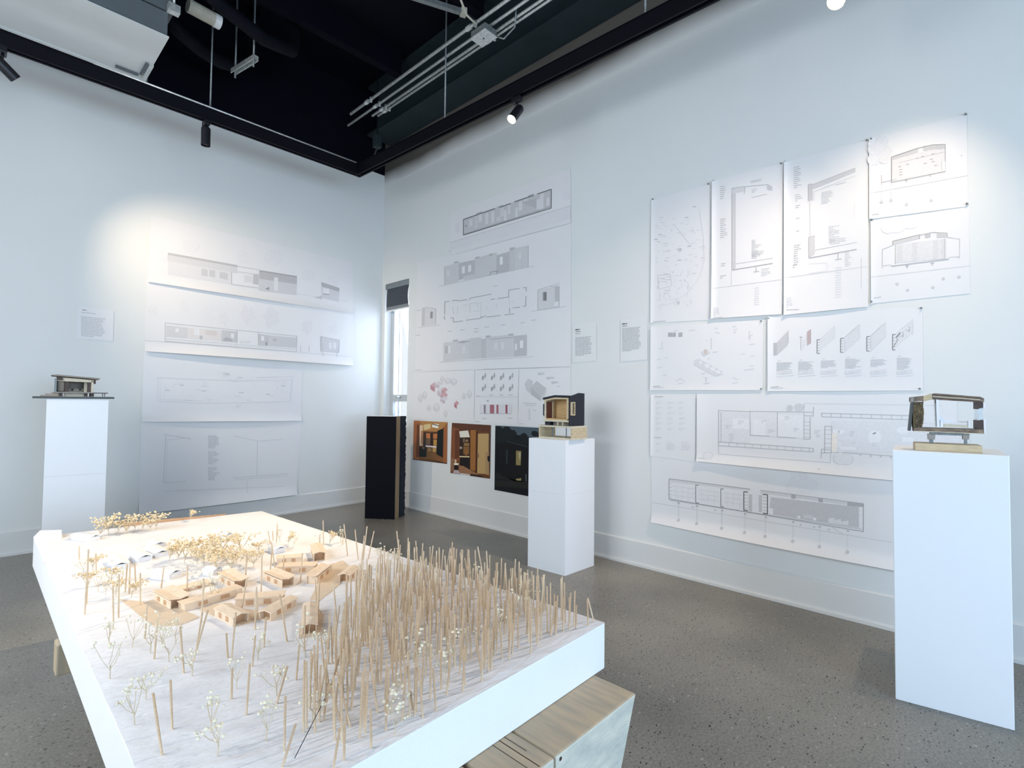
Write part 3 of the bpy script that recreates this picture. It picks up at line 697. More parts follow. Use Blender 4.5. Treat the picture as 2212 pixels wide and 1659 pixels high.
# ------------------------------------------------------------------ site model
FZ0, FZ1 = .4505, .605
NL, NR, FR, FL = Vector((.258, .965)), Vector((1.512, .985)), Vector((1.37, 3.565)), Vector((.272, 3.715))
ctr = (NL+NR+FR+FL)/4
sm = empty('site_model', (ctr.x, ctr.y, FZ0)); tag(sm, 'large white site model slab with stick trees and small wooden houses on timber benches', 'model')
OFF = Vector((ctr.x, ctr.y, FZ0))
def bil(u, v):  # u along X, v along Y
    a = NL.lerp(NR, u); b = FL.lerp(FR, u); return a.lerp(b, v)
def top_z(x, y):
    n = noise.noise(Vector((x*6, y*5, 1.3)))*.0035+noise.noise(Vector((x*22, y*16, 4.1)))*.0018
    return FZ1+n*(1.0 if y < 2.9 else .55)
nu, nv = 66, 130
vs, fs = [], []
for j in range(nv+1):
    for i in range(nu+1):
        p = bil(i/nu, j/nv); e = min(i, nu-i, j, nv-j)
        z = top_z(p.x, p.y) if e > 1 else FZ1-(.0025 if e == 0 else .0006)
        jit = (Vector((noise.noise(Vector((p.x*9, p.y*9, 7)))*.002, noise.noise(Vector((p.x*9, p.y*9, 9)))*.002)) if e == 0 else Vector((0, 0)))
        vs.append((p.x-OFF.x+jit.x, p.y-OFF.y+jit.y, z-OFF.z))
for j in range(nv):
    for i in range(nu):
        a = j*(nu+1)+i; fs.append((a, a+1, a+nu+2, a+nu+1))
MB().add(vs, fs).build('plaster_surface', 'plaster_top', sm, smooth=True)
P = [Vector((p.x-OFF.x, p.y-OFF.y)) for p in (NL, NR, FR, FL)]
m = MB(); zt = FZ1-.0026-OFF.z
m.add([(p.x, p.y, 0) for p in P]+[(p.x, p.y, zt) for p in P], [(3,2,1,0),(4,5,6,7),(0,1,5,4),(1,2,6,5),(2,3,7,6),(3,0,4,7)])
m.build('foam_block', 'foam', sm, bevel=.004)
def T(px, py, z=FZ1):
    p = onz(px, py, z); return Vector((p.x-OFF.x, p.y-OFF.y, top_z(p.x, p.y)-OFF.z))
def quadstrip(nm, mt, pix, h, z0=.001):
    q = [T(*p) for p in pix]; n = len(q); zz = FZ1-OFF.z
    m = MB(); m.add([(p.x, p.y, zz-.004) for p in q]+[(p.x, p.y, zz+h) for p in q],
                    [tuple(range(n-1, -1, -1)), tuple(range(n, 2*n))]+[(i, (i+1) % n, (i+1) % n+n, i+n) for i in range(n)])
    return m.build(nm, mt, sm)
# far wooden edge strip, corner lump, raised road line, ground plates
a, b = FL-ctr, FR-ctr
d_ = (b-a).normalized(); n_ = Vector((-d_.y, d_.x))
if n_.y < 0: n_ = -n_
m = MB(); s0, s1 = a+d_*.38, a+d_*.90
q = [s0+n_*.002, s1+n_*.002, s1+n_*.02, s0+n_*.02]
m.add([(p.x, p.y, .03) for p in q]+[(q[0].x, q[0].y, .172), (q[1].x, q[1].y, .157), (q[2].x, q[2].y, .157), (q[3].x, q[3].y, .172)], [(3,2,1,0),(4,5,6,7),(0,1,5,4),(1,2,6,5),(2,3,7,6),(3,0,4,7)])
m.build('wooden_edge_strip', 'balsa_dark', sm)
lump = MB(); q = [T(72, 1164), T(133, 1163), T(133, 1156), T(86, 1150)]
hts = [.012, .018, .030, .012]; zz = FZ1-OFF.z
lump.add([(p.x, p.y, zz-.004) for p in q]+[(p.x, p.y, zz+hts[i]) for i, p in enumerate(q)], [(3,2,1,0),(4,5,6,7),(0,1,5,4),(1,2,6,5),(2,3,7,6),(3,0,4,7)])
lump.build('foam_offcut', 'foam', sm, bevel=.003)
quadstrip('road_edge', 'white_card', [(92, 1216), (193, 1196), (325, 1162), (467, 1122.5), (468, 1121.5), (325, 1160), (192, 1193), (91, 1213)], .004)
quadstrip('ground_plate', 'veneer', [(258, 1296), (333, 1356), (388, 1352), (430, 1334), (392, 1318), (318, 1302)], .0032)
quadstrip('ground_plate', 'veneer', [(430, 1318), (470, 1306), (560, 1322), (560, 1340), (520, 1352), (470, 1336)], .0032)
quadstrip('ground_plate', 'veneer', [(648, 1350), (656, 1320), (690, 1318), (700, 1330), (694, 1372), (645, 1378)], .0032)
quadstrip('ground_plate', 'veneer', [(705, 1224), (740, 1212), (752, 1222), (735, 1262), (690, 1300), (670, 1296)], .0032)
quadstrip('courtyard_plate', 'slate_board' if False else 'veneer', [(314, 1302), (352, 1290), (385, 1306), (372, 1318), (340, 1322)], .0036)
quadstrip('foam_step', 'foam', [(840, 1659), (900, 1632), (960, 1659), (940, 1690), (850, 1690)], .003) if False else None

# wooden houses: ridge runs along the house
def house(pa, pb, w, h, style='gable', mt='balsa', open_end=1, windows=()):
    A, B = T(*pa), T(*pb); A.z = B.z = FZ1-OFF.z
    d = (B-A); L = d.length; ang = math.atan2(d.y, d.x)
    o = MB()
    o.box(0, L, -w/2, w/2, -.003, .002)
    t = .0028
    e1 = L if open_end != 1 else L-.001
    o.box(0, L, -w/2, -w/2+t, .002, h); o.box(0, L, w/2-t, w/2, .002, h)
    o.box(0.004 if open_end else 0, .004+t if open_end else t, -w/2+t, w/2-t, .002, h)
    o.box(L-.022 if open_end else L-t, L-.022+t if open_end else L, -w/2+t, w/2-t, .002, h)
    ob = o.build('wooden_house' if mt == 'balsa' else 'white_house', mt, sm)
    ob.location = A; ob.rotation_euler = (0, 0, ang)
    ov = .004; r = MB()
    if style == 'gable':
        rh = w*.16
        r.prism([(-w/2-ov, h-.002), (0, h+rh-.002), (w/2+ov, h-.002), (w/2+ov, h+.001), (0, h+rh+.001), (-w/2-ov, h+.001)], 'x', -ov, L+ov)
    elif style == 'butterfly':
        r.prism([(-w/2-ov, h+.006), (0, h-.001), (w/2+ov, h+.006), (w/2+ov, h+.009), (0, h+.002), (-w/2-ov, h+.009)], 'x', -ov, L+ov)
    else:
        r.box(-ov, L+ov, -w/2-ov, w/2+ov, h, h+.003)
    r.build('roof', mt, ob)
    if mt == 'balsa':
        MB().box(L-.019, L-.0185, -w/2+t+.001, w/2-t-.001, .003, h-.002).build('recess', 'balsa_dark', ob)
        for k in range(2):
            x = L*(.3+.38*k)
            MB().box(x-L*.08, x+L*.08, -w/2-.0006, -w/2+.0001, h*.25, h*.8).build('window', 'balsa_dark', ob)
            MB().box(x-L*.08, x+L*.08, w/2-.0001, w/2+.0006, h*.25, h*.8).build('window', 'balsa_dark', ob)
    else:
        MB().box(L+.0002, L+.0012, -w*.3, w*.3, .002, h*.8).build('gable_panel', mt, ob)
    return ob
hs = .030
house((352, 1292), (388, 1312), .060, hs, 'butterfly')
house((392, 1318), (516, 1281), .050, hs*.8, 'flat')
house((373, 1282), (450, 1262), .045, .012, 'flat')
house((485, 1252), (520, 1271), .050, hs, 'butterfly')
house((581, 1250), (622, 1267), .050, hs, 'butterfly')
house((602, 1236), (682, 1234), .050, hs, 'flat')
house((600, 1217), (652, 1214), .045, hs, 'gable')
house((683, 1192), (690, 1212), .050, hs*1.2, 'gable')
house((673, 1262), (706, 1236), .045, hs, 'butterfly')
house((512, 1308), (612, 1300), .050, hs, 'flat')
house((628, 1307), (572, 1340), .045, hs*.9, 'gable')
house((480, 1328), (520, 1349), .050, hs, 'gable')
house((670, 1322), (668, 1371), .042, hs, 'gable')
house((765, 1240), (744, 1258), .045, hs, 'gable')
for (pa, pb, w) in (((252, 1212), (262, 1230), .055), ((288, 1200), (314, 1213), .055), ((326, 1190), (350, 1203), .055), ((330, 1178), (345, 1184), .05),
                    ((165, 1163), (205, 1168), .05), ((338, 1244), (378, 1248), .06), ((470, 1155), (495, 1163), .045), ((590, 1187), (606, 1194), .05), ((448, 1238), (470, 1240), .05)):
    house(pa, pb, w, .022, 'gable', 'white_card', 0)

# stick trees
STK = []
def stick_px(bx, by, tx, ty):
    b = T(bx, by)+OFF
    # top: nearest point to the sight ray of the picked top, above the base
    d = ray(tx, ty); 
    depth = (b-EYE).dot(_f)
    p = EYE+d*(depth/d.dot(_f))
    STK.append((b-OFF, p-OFF))
exp = [(350,1630,330,1493),(372,1575,368,1465),(397,1453,389,1350),(333,1425,340,1340),(313,1380,318,1305),(245,1345,244,1265),(256,1335,257,1240),(303,1309,303,1238),(183,1328,188,1250),(187,1305,191,1187),
 (208,1240,207,1196),(171,1210,171,1180),(270,1280,275,1218),(279,1283,281,1214),(294,1275,291,1217),(348,1270,354,1225),(404,1290,405,1222),(435,1345,440,1250),(422,1415,438,1320),(417,1430,450,1315),
 (500,1425,510,1320),(492,1420,489,1365),(500,1510,502,1440),(532,1545,540,1430),(521,1322,533,1250),(530,1258,533,1195),(564,1280,566,1200),(583,1238,588,1184),(596,1240,586,1170),(649,1258,653,1195),
 (612,1245,613,1200),(597,1172,599,1131),(586,1185,579,1147),(590,1168,589,1147),(690,1180,691,1155),(699,1177,698,1124),(740,1178,741,1154),(751,1200,743,1132),(774,1210,767,1144),(783,1220,793,1137),(779,1235,787,1157),
 (795,1207,808,1147),(775,1290,786,1170),(551,1360,553,1275),(557,1335,554,1268),(620,1385,604,1281),(657,1405,659,1305),(684,1320,681,1252),(687,1330,690,1256),(728,1345,720,1259),(723,1390,734,1306),(772,1395,776,1240),
 (795,1355,789,1250),(808,1320,807,1250),(795,1400,787,1290),(835,1375,826,1240),(832,1260,830,1184),(838,1300,838,1190),(853,1300,858,1300-52),(867,1237,857,1147),(880,1225,882,1162),(885,1275,884,1170),(898,1245,895,1182),
 (905,1235,898,1168),(930,1245,929,1181),(950,1240,949,1189),(963,1235,973,1183),(978,1230,977,1190),(1002,1250,994,1194),(1012,1252,1004,1205),(1050,1275,1032,1181),(1058,1270,1058,1199),(1072,1275,1072,1216),
 (1088,1280,1092,1216),(1117,1290,1112,1225),(1140,1300,1140,1231),(1153,1310,1149,1234),(1166,1322,1163,1243),(1180,1316,1170,1247),(1190,1325,1189,1259),(1213,1340,1212,1250),(1221,1345,1219,1256),(1230,1350,1233,1278),
 (1240,1352,1242,1274),(1244,1358,1245,1305),(1270,1352,1269,1292),(1283,1342,1270,1292),(712,1500,702,1421),(748,1565,753,1480),(700,1555,708,1470),(735,1558,710,1473),(757,1570,727,1448),(686,1535,711,1400),(670,1485,676,1410),
 (742,1497,735,1424),(614,1620,617,1500),(656,1580,657,1455),(743,1642,745,1560),(720,1660,735,1568),(802,1615,800,1530),(838,1545,840,1440),(892,1535,886,1490),(913,1550,905,1440),(942,1535,935,1440),(610,1655,640,1560),
 (780,1560,790,1430),(815,1540,800,1410),(855,1460,862,1380),(870,1490,861,1400),(640,1470,647,1390),(598,1520,622,1436),(545,1440,552,1370),(570,1398,575,1330),(1085,1425,1080,1340),(1120,1400,1118,1325),(1160,1385,1155,1310),
 (1190,1372,1200,1300),(1005,1480,1000,1400),(1040,1455,1030,1380),(965,1500,975,1410)]
for e in exp: stick_px(*e)
rs = random.Random(11)
poly = [(770, 1300), (860, 1232), (950, 1240), (1060, 1268), (1180, 1312), (1255, 1345), (1225, 1378), (1120, 1425), (1000, 1495), (900, 1552), (800, 1600), (690, 1640), (640, 1560), (700, 1450), (735, 1370)]
def inside(x, y, pl):
    c = False; n = len(pl)
    for i in range(n):
        x1, y1 = pl[i]; x2, y2 = pl[(i+1) % n]
        if (y1 > y) != (y2 > y) and x < (x2-x1)*(y-y1)/(y2-y1)+x1: c = not c
    return c
pw = [onz(x, y, FZ1) for x, y in poly]; pw2 = [(p.x, p.y) for p in pw]
xs = [p[0] for p in pw2]; ys = [p[1] for p in pw2]
tries = 0; placed = 0
corev = onz(930, 1370, FZ1)
while placed < 430 and tries < 60000:
    tries += 1
    x = rs.uniform(min(xs), max(xs)); y = rs.uniform(min(ys), max(ys))
    if not inside(x, y, pw2): continue
    dd = math.hypot(x-corev.x, y-corev.y)
    if rs.random() > math.exp(-(dd/.55)**2)+.10: continue
    b = Vector((x-OFF.x, y-OFF.y, top_z(x, y)-OFF.z))
    if any((b-s[0]).length < .010 for s in STK): continue
    hgt = rs.uniform(.095, .155); az = rs.uniform(0, 6.28); tl = abs(rs.gauss(0, .055))
    STK.append((b, b+Vector((math.cos(az)*tl, math.sin(az)*tl, 1)).normalized()*hgt)); placed += 1
for (bx, by, ang, tl) in ((838, 1352, 2.4, .75), (698, 1540, .6, .8)):
    b = T(bx, by); STK.append((b, b+Vector((math.cos(ang)*tl, math.sin(ang)*tl, 1)).normalized()*.14))
STK.sort(key=lambda s: ((s[0]+OFF)-EYE).length)
um = MB().tube([(0, 0, -.012), (0, 0, 0.0), (0, 0, 1)], .0025, 6).mesh('dowel', 'dowel', True)
def place_stick(b, t):
    d = t-b; L = max(.03, d.length); o = bpy.data.objects.new('stick_tree', um); link(o, sm)
    o.location = b-d.normalized()*.004; o.rotation_euler = d.to_track_quat('Z', 'Y').to_euler(); o.scale = (1, 1, L)
rest = MB()
for i, (b, t) in enumerate(STK):
    if i < 300: place_stick(b, t)
    else: rest.tube([b-Vector((0, 0, .004)), t], .0025, 6)
if rest.v:
    o = rest.build('far_stick_trees', 'dowel', sm); o['kind'] = 'stuff'
MB().tube([T(636, 1650)+Vector((0, 0, .012)), T(701, 1556)+Vector((0, 0, .05))], .0008, 6).build('dark_wire', 'felt_dark', sm)

# dried flower trees: a few shapes, shared by copies
def flower_mesh(seed, hgt, spread, nst, nb, br):
    r = random.Random(seed); st = MB(); bl = MB()
    st.tube([(0, 0, -.006), (r.uniform(-.003, .003), 0, hgt*.35)], .0013, 5)
    for k in range(nst):
        a = r.uniform(0, 6.28); rr = spread*r.uniform(.35, 1); z1 = hgt*r.uniform(.65, 1.0)
        p0 = Vector((0, 0, hgt*r.uniform(.18, .4))); p2 = Vector((math.cos(a)*rr, math.sin(a)*rr, z1)); p1 = (p0+p2)/2+Vector((0, 0, -hgt*.06))
        st.tube([p0, p1, p2], .0008, 4)
        for j in range(nb):
            q = p2+Vector((r.gauss(0, spread*.28), r.gauss(0, spread*.28), r.gauss(0, hgt*.10)))
            bl.ball(q, br*r.uniform(.7, 1.25), 1, (1, 1, .85))
            if j % 2 == 0: st.tube([p2-Vector((0, 0, hgt*.08)), q], .0005, 3, cap=False)
    return st, bl
VAR = []
for i, (hgt, sp, ns, nb, br, bmn) in enumerate(((.085, .045, 9, 7, .0052, 'blossom'), (.10, .050, 9, 6, .0056, 'blossom'), (.07, .040, 8, 7, .0050, 'blossom'),
                                           (.085, .030, 5, 3, .0042, 'blossom_pale'), (.10, .040, 4, 2, .0042, 'blossom_pale'), (.075, .035, 5, 3, .0040, 'blossom_pale'))):
    s_m, b_m = flower_mesh(50+i, hgt, sp, ns, nb, br)
    VAR.append((s_m.mesh('flower_stems', 'stem'), b_m.mesh('flower_blossoms', bmn, True)))
def flower(px, py, var, sc=1.0):
    p = T(px, py); st, bl = VAR[var]
    o = bpy.data.objects.new('dried_flower_tree', st); link(o, sm); o.location = p; o.rotation_euler = (rs.uniform(-.12, .12), rs.uniform(-.12, .12), rs.uniform(0, 6.28)); o.scale = (sc, sc, sc)
    c = bpy.data.objects.new('blossoms', bl); link(c, o)
clumps = [(215,1160),(235,1158),(255,1156),(272,1153),(292,1150),(308,1147),(326,1146),(337,1146),
          (365,1212),(385,1210),(398,1216),(412,1205),(425,1218),(440,1222),(452,1214),(466,1226),(478,1210),(490,1222),(505,1215),(520,1200),(535,1218),(548,1226),(470,1240),(500,1236),(455,1200),(480,1196)]
for i, (x, y) in enumerate(clumps): flower(x, y, i % 3, rs.uniform(.8, 1.05))
for i, (x, y) in enumerate([(190,1272),(212,1278),(238,1262),(262,1268),(283,1292),(180,1238),(200,1232),(228,1285),(250,1290),(605,1172),(622,1178),(634,1182),(560,1195),(690,1182),(712,1176),(736,1172),(410,1126)]):
    flower(x, y, 3+i % 3 if i % 2 else 2, .8)
for i, (x, y) in enumerate([(237,1402),(237,1467),(316,1510),(291,1565),(325,1412),(415,1460),(455,1585),(511,1488),(598,1505),(557,1427),(660,1420),(702,1412),(853,1588),(365,1430),(470,1635),(822,1222),(842,1228),(858,1224),(790,1290),
                            (1030,1272),(1148,1305),(1138,1300),(905,1470),(930,1440),(962,1475),(900,1435),(846,1540),(1080,1375),(1120,1345),(440,1290),(455,1300),(470,1296),(350,1400),(380,1390),(285,1400),(675,1560),(575,1600),(980,1440),(1010,1400)]):
    flower(x, y, 3+i % 3, rs.uniform(.85, 1.1))

# ------------------------------------------------------------------ sheets on the walls
class Sheet:
    def __init__(s, name, label, cat, wall, quad, base=.004, curl=.0, side=0.0, mt='paper', group='drawing sheets pinned to the walls', wob=.001):
        s.wall = wall; s.base = base; s.curl = curl; s.side = side; s.wob = wob
        s.q = [s.w2(*p) for p in quad]
        s.s0 = (s.q[0][0]+s.q[3][0])/2; s.s1 = (s.q[1][0]+s.q[2][0])/2
        s.zt = (s.q[0][1]+s.q[1][1])/2; s.zb = (s.q[2][1]+s.q[3][1])/2
        s.org = s.pos(s.s0, s.zb, 0.0)
        NU, NV = 26, 24
        vs, fs = [], []
        for j in range(NV+1):
            for i in range(NU+1):
                u, v = i/NU, j/NV
                a = tuple(s.q[0][k]*(1-u)+s.q[1][k]*u for k in (0, 1)); b = tuple(s.q[3][k]*(1-u)+s.q[2][k]*u for k in (0, 1))
                c = tuple(a[k]*(1-v)+b[k]*v for k in (0, 1))
                vs.append(s.pos(c[0], c[1], s.off(u, v))-s.org)
        for j in range(NV):
            for i in range(NU):
                a = j*(NU+1)+i; fs.append((a, a+1, a+NU+2, a+NU+1))
        me = bpy.data.meshes.new(name); me.from_pydata([tuple(v) for v in vs], [], fs); me.materials.append(MATS[mt])
        for p in me.polygons: p.use_smooth = True
        s.o = bpy.data.objects.new(name, me); link(s.o); s.o.location = s.org
        tag(s.o, label, cat, group)
        s.pv, s.pf, s.pc, s.k = [], [], [], 0
    def w2(s, x, y):
        if s.wall == 'R':
            p = onx(x, y, XR); return (p.y, p.z)
        p = ony(x, y, YL); return (p.x, p.z)
    def pos(s, a, z, o):
        return Vector((XR-o, a, z)) if s.wall == 'R' else Vector((a, YL-o, z))
    def off(s, u, v):
        u = min(1, max(0, u)); v = min(1, max(0, v))
        c = max(0., (v-.84)/.16); e = max(0., (.08-u)/.08)
        return s.base+s.curl*c*c*(.35+.65*math.sin(math.pi*min(1, u*.9+.05)))+s.side*e*e+s.wob*.5*(math.sin(u*6+v*3)+1)*.5*math.sin(math.pi*v)
    def P(s, x, y, lift=.0012):
        a, z = s.w2(x, y)
        u = (a-s.s0)/(s.s1-s.s0); v = (z-s.zt)/(s.zb-s.zt)
        return s.pos(a, z, s.off(u, v)+lift)-s.org
    def _c(s, g):
        if isinstance(g, (tuple, list)): return lin(g)
        g = .89-(.92-g)*.60 if g > .5 else g+.09
        return lin((g, g, g*1.01))
    def quad(s, pts, g, lift=.0012, n=None, ln=False):
        (x0, y0), (x1, y1), (x2, y2), (x3, y3) = pts
        s.k += 0 if ln else 1; lift = .0012+s.k*4e-5+(2e-5 if ln else 0)
        if n is None:
            n = (max(1, int(abs(x1-x0)//9)), max(1, int(abs(y3-y0)//9)))
        nx, ny = n; k = len(s.pv)
        for j in range(ny+1):
            for i in range(nx+1):
                u, v = i/nx, j/ny
                x = (x0*(1-u)+x1*u)*(1-v)+(x3*(1-u)+x2*u)*v; y = (y0*(1-u)+y1*u)*(1-v)+(y3*(1-u)+y2*u)*v
                s.pv.append(s.P(x, y, lift))
        for j in range(ny):
            for i in range(nx):
                a = k+j*(nx+1)+i; s.pf.append((a, a+1, a+nx+2, a+nx+1)); s.pc.append(s._c(g))
    def poly(s, pts, g, lift=.0013):
        s.k += 1; lift = .0012+s.k*4e-5
        k = len(s.pv); s.pv += [s.P(x, y, lift) for x, y in pts]; s.pf.append(tuple(range(k, k+len(pts)))); s.pc.append(s._c(g))
    def line(s, x1, y1, x2, y2, w=1.0, g=.6, lift=.002):
        d = math.hypot(x2-x1, y2-y1)
        if d < 1e-6: return
        nx, ny = -(y2-y1)/d*w/2, (x2-x1)/d*w/2
        s.quad([(x1+nx, y1+ny), (x2+nx, y2+ny), (x2-nx, y2-ny), (x1-nx, y1-ny)], g, lift, (max(1, int(d//12)), 1), True)
    def pl(s, pts, w=1.0, g=.6, close=False):
        for i in range(len(pts)-(0 if close else 1)):
            a, b = pts[i], pts[(i+1) % len(pts)]; s.line(a[0], a[1], b[0], b[1], w, g)
    def ell(s, x, y, rx, ry, g, n=12, lift=.001):
        s.poly([(x+rx*math.cos(6.2832*i/n), y+ry*math.sin(6.2832*i/n)) for i in range(n)], g, lift)
    def text(s, x, y, w, sl, rows, pitch, g=.6, th=None, seed=1, ragged=.25):
        r = random.Random(seed); th = th or pitch*.5
        for k in range(rows):
            L = w*(1-r.random()*ragged); c = 0
            if k == rows-1: L *= .6
            while c < L-1:
                wl = min(r.uniform(2.5, 8), L-c)
                s.line(x+c, y+k*pitch+sl*c, x+c+wl, y+k*pitch+sl*(c+wl), th, g); c += wl+r.uniform(.5, 1.2)
    def done(s, name='printed_drawing'):
        if not s.pv: return
        me = bpy.data.meshes.new(name); me.from_pydata([tuple(v) for v in s.pv], [], s.pf); me.materials.append(MATS['print_ink'])
        at = me.color_attributes.new('ink', 'FLOAT_COLOR', 'CORNER')
        i = 0
        for p, c in zip(me.polygons, s.pc):
            for li in p.loop_indices: at.data[li].color = (*c, 1)
        o = bpy.data.objects.new(name, me); link(o, s.o)
        if name != 'printed_photo': o['kind'] = 'stuff'
def Zm(ox, oy, k):
    return lambda *pts: [(ox+k*x, oy+k*y) for x, y in pts]
def rect(a, b, c, d): return [(a, b), (c, b), (c, d), (a, d)]

# --- left wall
z = Zm(280, 500, .2351)
S = Sheet('drawing_sheet', 'top sheet on the left wall, elevation drawing of a long low house', 'drawing', 'L', [(327, 466), (761, 566), (764, 678), (317.5, 609)], curl=.03)
for (x, y, a, b) in ((1040,240,60,70),(1320,240,90,80),(1640,400,70,60),(560,130,80,60),(1850,480,60,70),(300,230,50,60)):
    S.ell(280+.2351*x, 500+.2351*y, .2351*a, .2351*b, .905)
S.quad(z((350,195),(990,310),(990,330),(350,215)), .66)
S.quad(z((350,215),(990,330),(990,385),(350,275)), .84)
for i in range(60):
    u = i/60; x = 350+640*u; y = 215+115*u; S.line(*z((x, y))[0], *z((x, y+56))[0], .7, .72)
S.quad(z((350,275),(935,375),(935,485),(350,395)), .86)
for q in (((660,340),(715,350),(715,415),(660,405)), ((730,350),(785,360),(785,425),(730,415)), ((825,370),(900,385),(900,445),(825,430))): S.quad(z(*q), .74)
S.line(*z((990,320))[0], *z((1190,355))[0], 1, .65); S.line(*z((990,370))[0], *z((1190,400))[0], 1, .72); S.line(*z((935,485))[0], *z((1180,520))[0], 1.2, .7)
S.line(*z((935,375))[0], *z((935,485))[0], 1.2, .6)
S.quad(z((1050,400),(1120,410),(1120,470),(1050,465)), .84); S.quad(z((1135,395),(1182,400),(1180,490),(1130,482)), .68)
S.quad(z((1190,360),(1535,412),(1530,585),(1185,545)), .78)
S.quad(z((1190,355),(1535,410),(1535,428),(1190,372)), .55); S.quad(z((1190,374),(1535,430),(1535,485),(1190,435)), .66)
for i in range(34):
    u = i/34; x = 1190+345*u; y = 376+56*u; S.line(*z((x, y))[0], *z((x, y+56))[0], .6, .58)
S.quad(z((1325,420),(1362,425),(1360,552),(1325,546)), .88, .0022); S.poly(z((1240,530),(1280,510),(1282,545)), .5, .0022)
S.quad(z((1760,465),(1925,520),(1920,650),(1760,610)), .80); S.quad(z((1760,465),(1925,520),(1925,556),(1760,505)), .6)
S.quad(z((1775,520),(1832,527),(1832,572),(1775,566)), .92, .0022); S.line(*z((1775,575))[0], *z((1832,580))[0], 1.4, .5)
S.poly(z((1690,607),(1765,590),(1765,625)), .72)
S.line(*z((940,490))[0], *z((2000,640))[0], .8, .8)
S.done()
S = Sheet('drawing_sheet', 'second sheet down on the left wall, long section with pale round trees', 'drawing', 'L', [(317, 607), (764, 676), (762, 790), (312, 759)], base=.003, curl=.05)
for (x, y, a, b, g) in ((500,690,60,75,.905),(720,760,90,90,.91),(860,800,60,75,.90),(1080,760,85,100,.895),(1300,790,85,110,.89),(1630,880,65,80,.89),(1870,900,55,60,.90),(210,720,60,70,.905)):
    S.poly([(280+.2351*(x+a*(.8+.25*math.sin(t*2.3+x))*math.cos(t*.3491)), 500+.2351*(y+b*(.8+.25*math.sin(t*1.7+y))*math.sin(t*.3491))) for t in range(18)], g)
S.pl(z((325,840),(1535,962),(1530,1107),(325,1008)), 1.1, .66, True)
S.line(*z((330,985))[0], *z((1530,1082))[0], .8, .74)
for i in range(50):
    u = i/50; x = 335+1190*u; y = 985+97*u; S.line(*z((x, y+4))[0], *z((x+12, y+22))[0], .6, .76)
S.quad(z((335,862),(535,885),(530,980),(335,966)), .80); S.ell(*z((435,908))[0], 4, 4.5, .93, 12, .0022)
S.quad(z((535,885),(840,908),(838,1008),(530,980)), (.865,.85,.845)); S.quad(z((590,890),(640,895),(640,960),(590,950)), .92, .0022); S.quad(z((642,955),(668,960),(668,992),(642,990)), .66, .0022)
S.quad(z((700,905),(800,915),(800,960),(700,950)), (.84,.81,.80), .0022)
S.quad(z((845,905),(980,920),(980,1022),(842,1010)), .74); S.quad(z((930,935),(956,938),(956,982),(930,978)), .92, .0022); S.poly(z((850,1005),(885,970),(930,985),(950,1012)), .6, .0022)
for i in range(5): S.line(*z((1015+i*20, 1005))[0], *z((1022+i*20, 1028))[0], 1, .68)
S.line(*z((985,915))[0], *z((985,1020))[0], 1.4, .7); S.line(*z((1180,935))[0], *z((1180,1045))[0], 1.2, .7)
S.quad(z((1185,942),(1270,953),(1266,1052),(1183,1046)), .72); S.quad(z((1208,960),(1234,962),(1234,1006),(1208,1003)), .92, .0022); S.quad(z((1245,1015),(1266,1017),(1266,1048),(1245,1045)), .52, .0022)
S.quad(z((1275,955),(1525,975),(1524,1070),(1268,1052)), .75)
for xx in (1315, 1332): S.poly(z((xx,1005),(xx+8,975),(xx+16,1008)), .55, .0022)
S.quad(z((1762,970),(1920,1000),(1915,1107),(1762,1092)), .76); S.pl(z((1755,965),(1925,1000),(1920,1112),(1755,1098)), 1.2, .6, True)
for xx in (1830, 1870): S.quad(z((xx,1020),(xx+26,1024),(xx+26,1080),(xx,1076)), .86, .0022)
S.line(*z((1775,1098))[0], *z((1775,1145))[0], .9, .65); S.line(*z((1903,1112))[0], *z((1903,1155))[0], .9, .65)
S.line(*z((135,1000))[0], *z((2040,1150))[0], .9, .78)
for xx in (1570, 1648): S.line(*z((xx,1050))[0], *z((xx,1110))[0], 1, .7)
S.done()
z = Zm(0, 450, .36166)
S = Sheet('drawing_sheet', 'glossy floor plan sheet on the left wall, third from the top', 'drawing', 'L', [(311, 758), (653, 793), (651, 909), (305.6, 911)], base=.0025, curl=.03, mt='paper_gloss')
S.pl(z((940,1010),(1120,1020),(1440,1030),(1745,1025),(1730,1155),(1230,1165),(940,1150)), 1.0, .80, True)
S.pl(z((955,1020),(955,1140),(1210,1150)), .8, .82); S.line(*z((1530,1010))[0], *z((1755,1005))[0], .9, .8)
rr = random.Random(5)
for k in range(46):
    x = rr.uniform(960, 1700); y = rr.uniform(1020, 1150); S.line(*z((x, y))[0], *z((x+rr.uniform(-40, 40), y+rr.choice([0, 0, 22])))[0], .8, rr.uniform(.74, .86))
for (x, y) in ((1000,1085),(1085,1055),(1215,1090),(1440,1100),(1435,1010),(1690,1060),(1600,1110),(1355,990)): S.line(*z((x-14, y))[0], *z((x+14, y+2))[0], 1.4, .66)
S.text(*z((1330,980))[0], 18, .03, 4, 3.2, .8, 1, 2); S.text(*z((1410,1175))[0], 12, 0, 3, 3, .74, 1, 4)
S.done()
S = Sheet('drawing_sheet', 'lowest sheet on the left wall, pale wall section lines curling at the bottom', 'drawing', 'L', [(305.5, 908), (650, 907), (641, 1068), (299, 1110)], base=.0025, curl=.045)
S.pl(z((975,1350),(1135,1375),(1135,1385)), 1.4, .76); S.line(*z((990,1360))[0], *z((975,1640))[0], 1.2, .76); S.line(*z((1000,1390))[0], *z((990,1640))[0], .8, .8)
S.line(*z((985,1385))[0], *z((1130,1370))[0], 1.0, .8)
for k in range(3):
    S.text(*z((1243, 1360+k*95))[0], 26, .02, 8, 3.6, .78, 2.6, 9+k, .6)
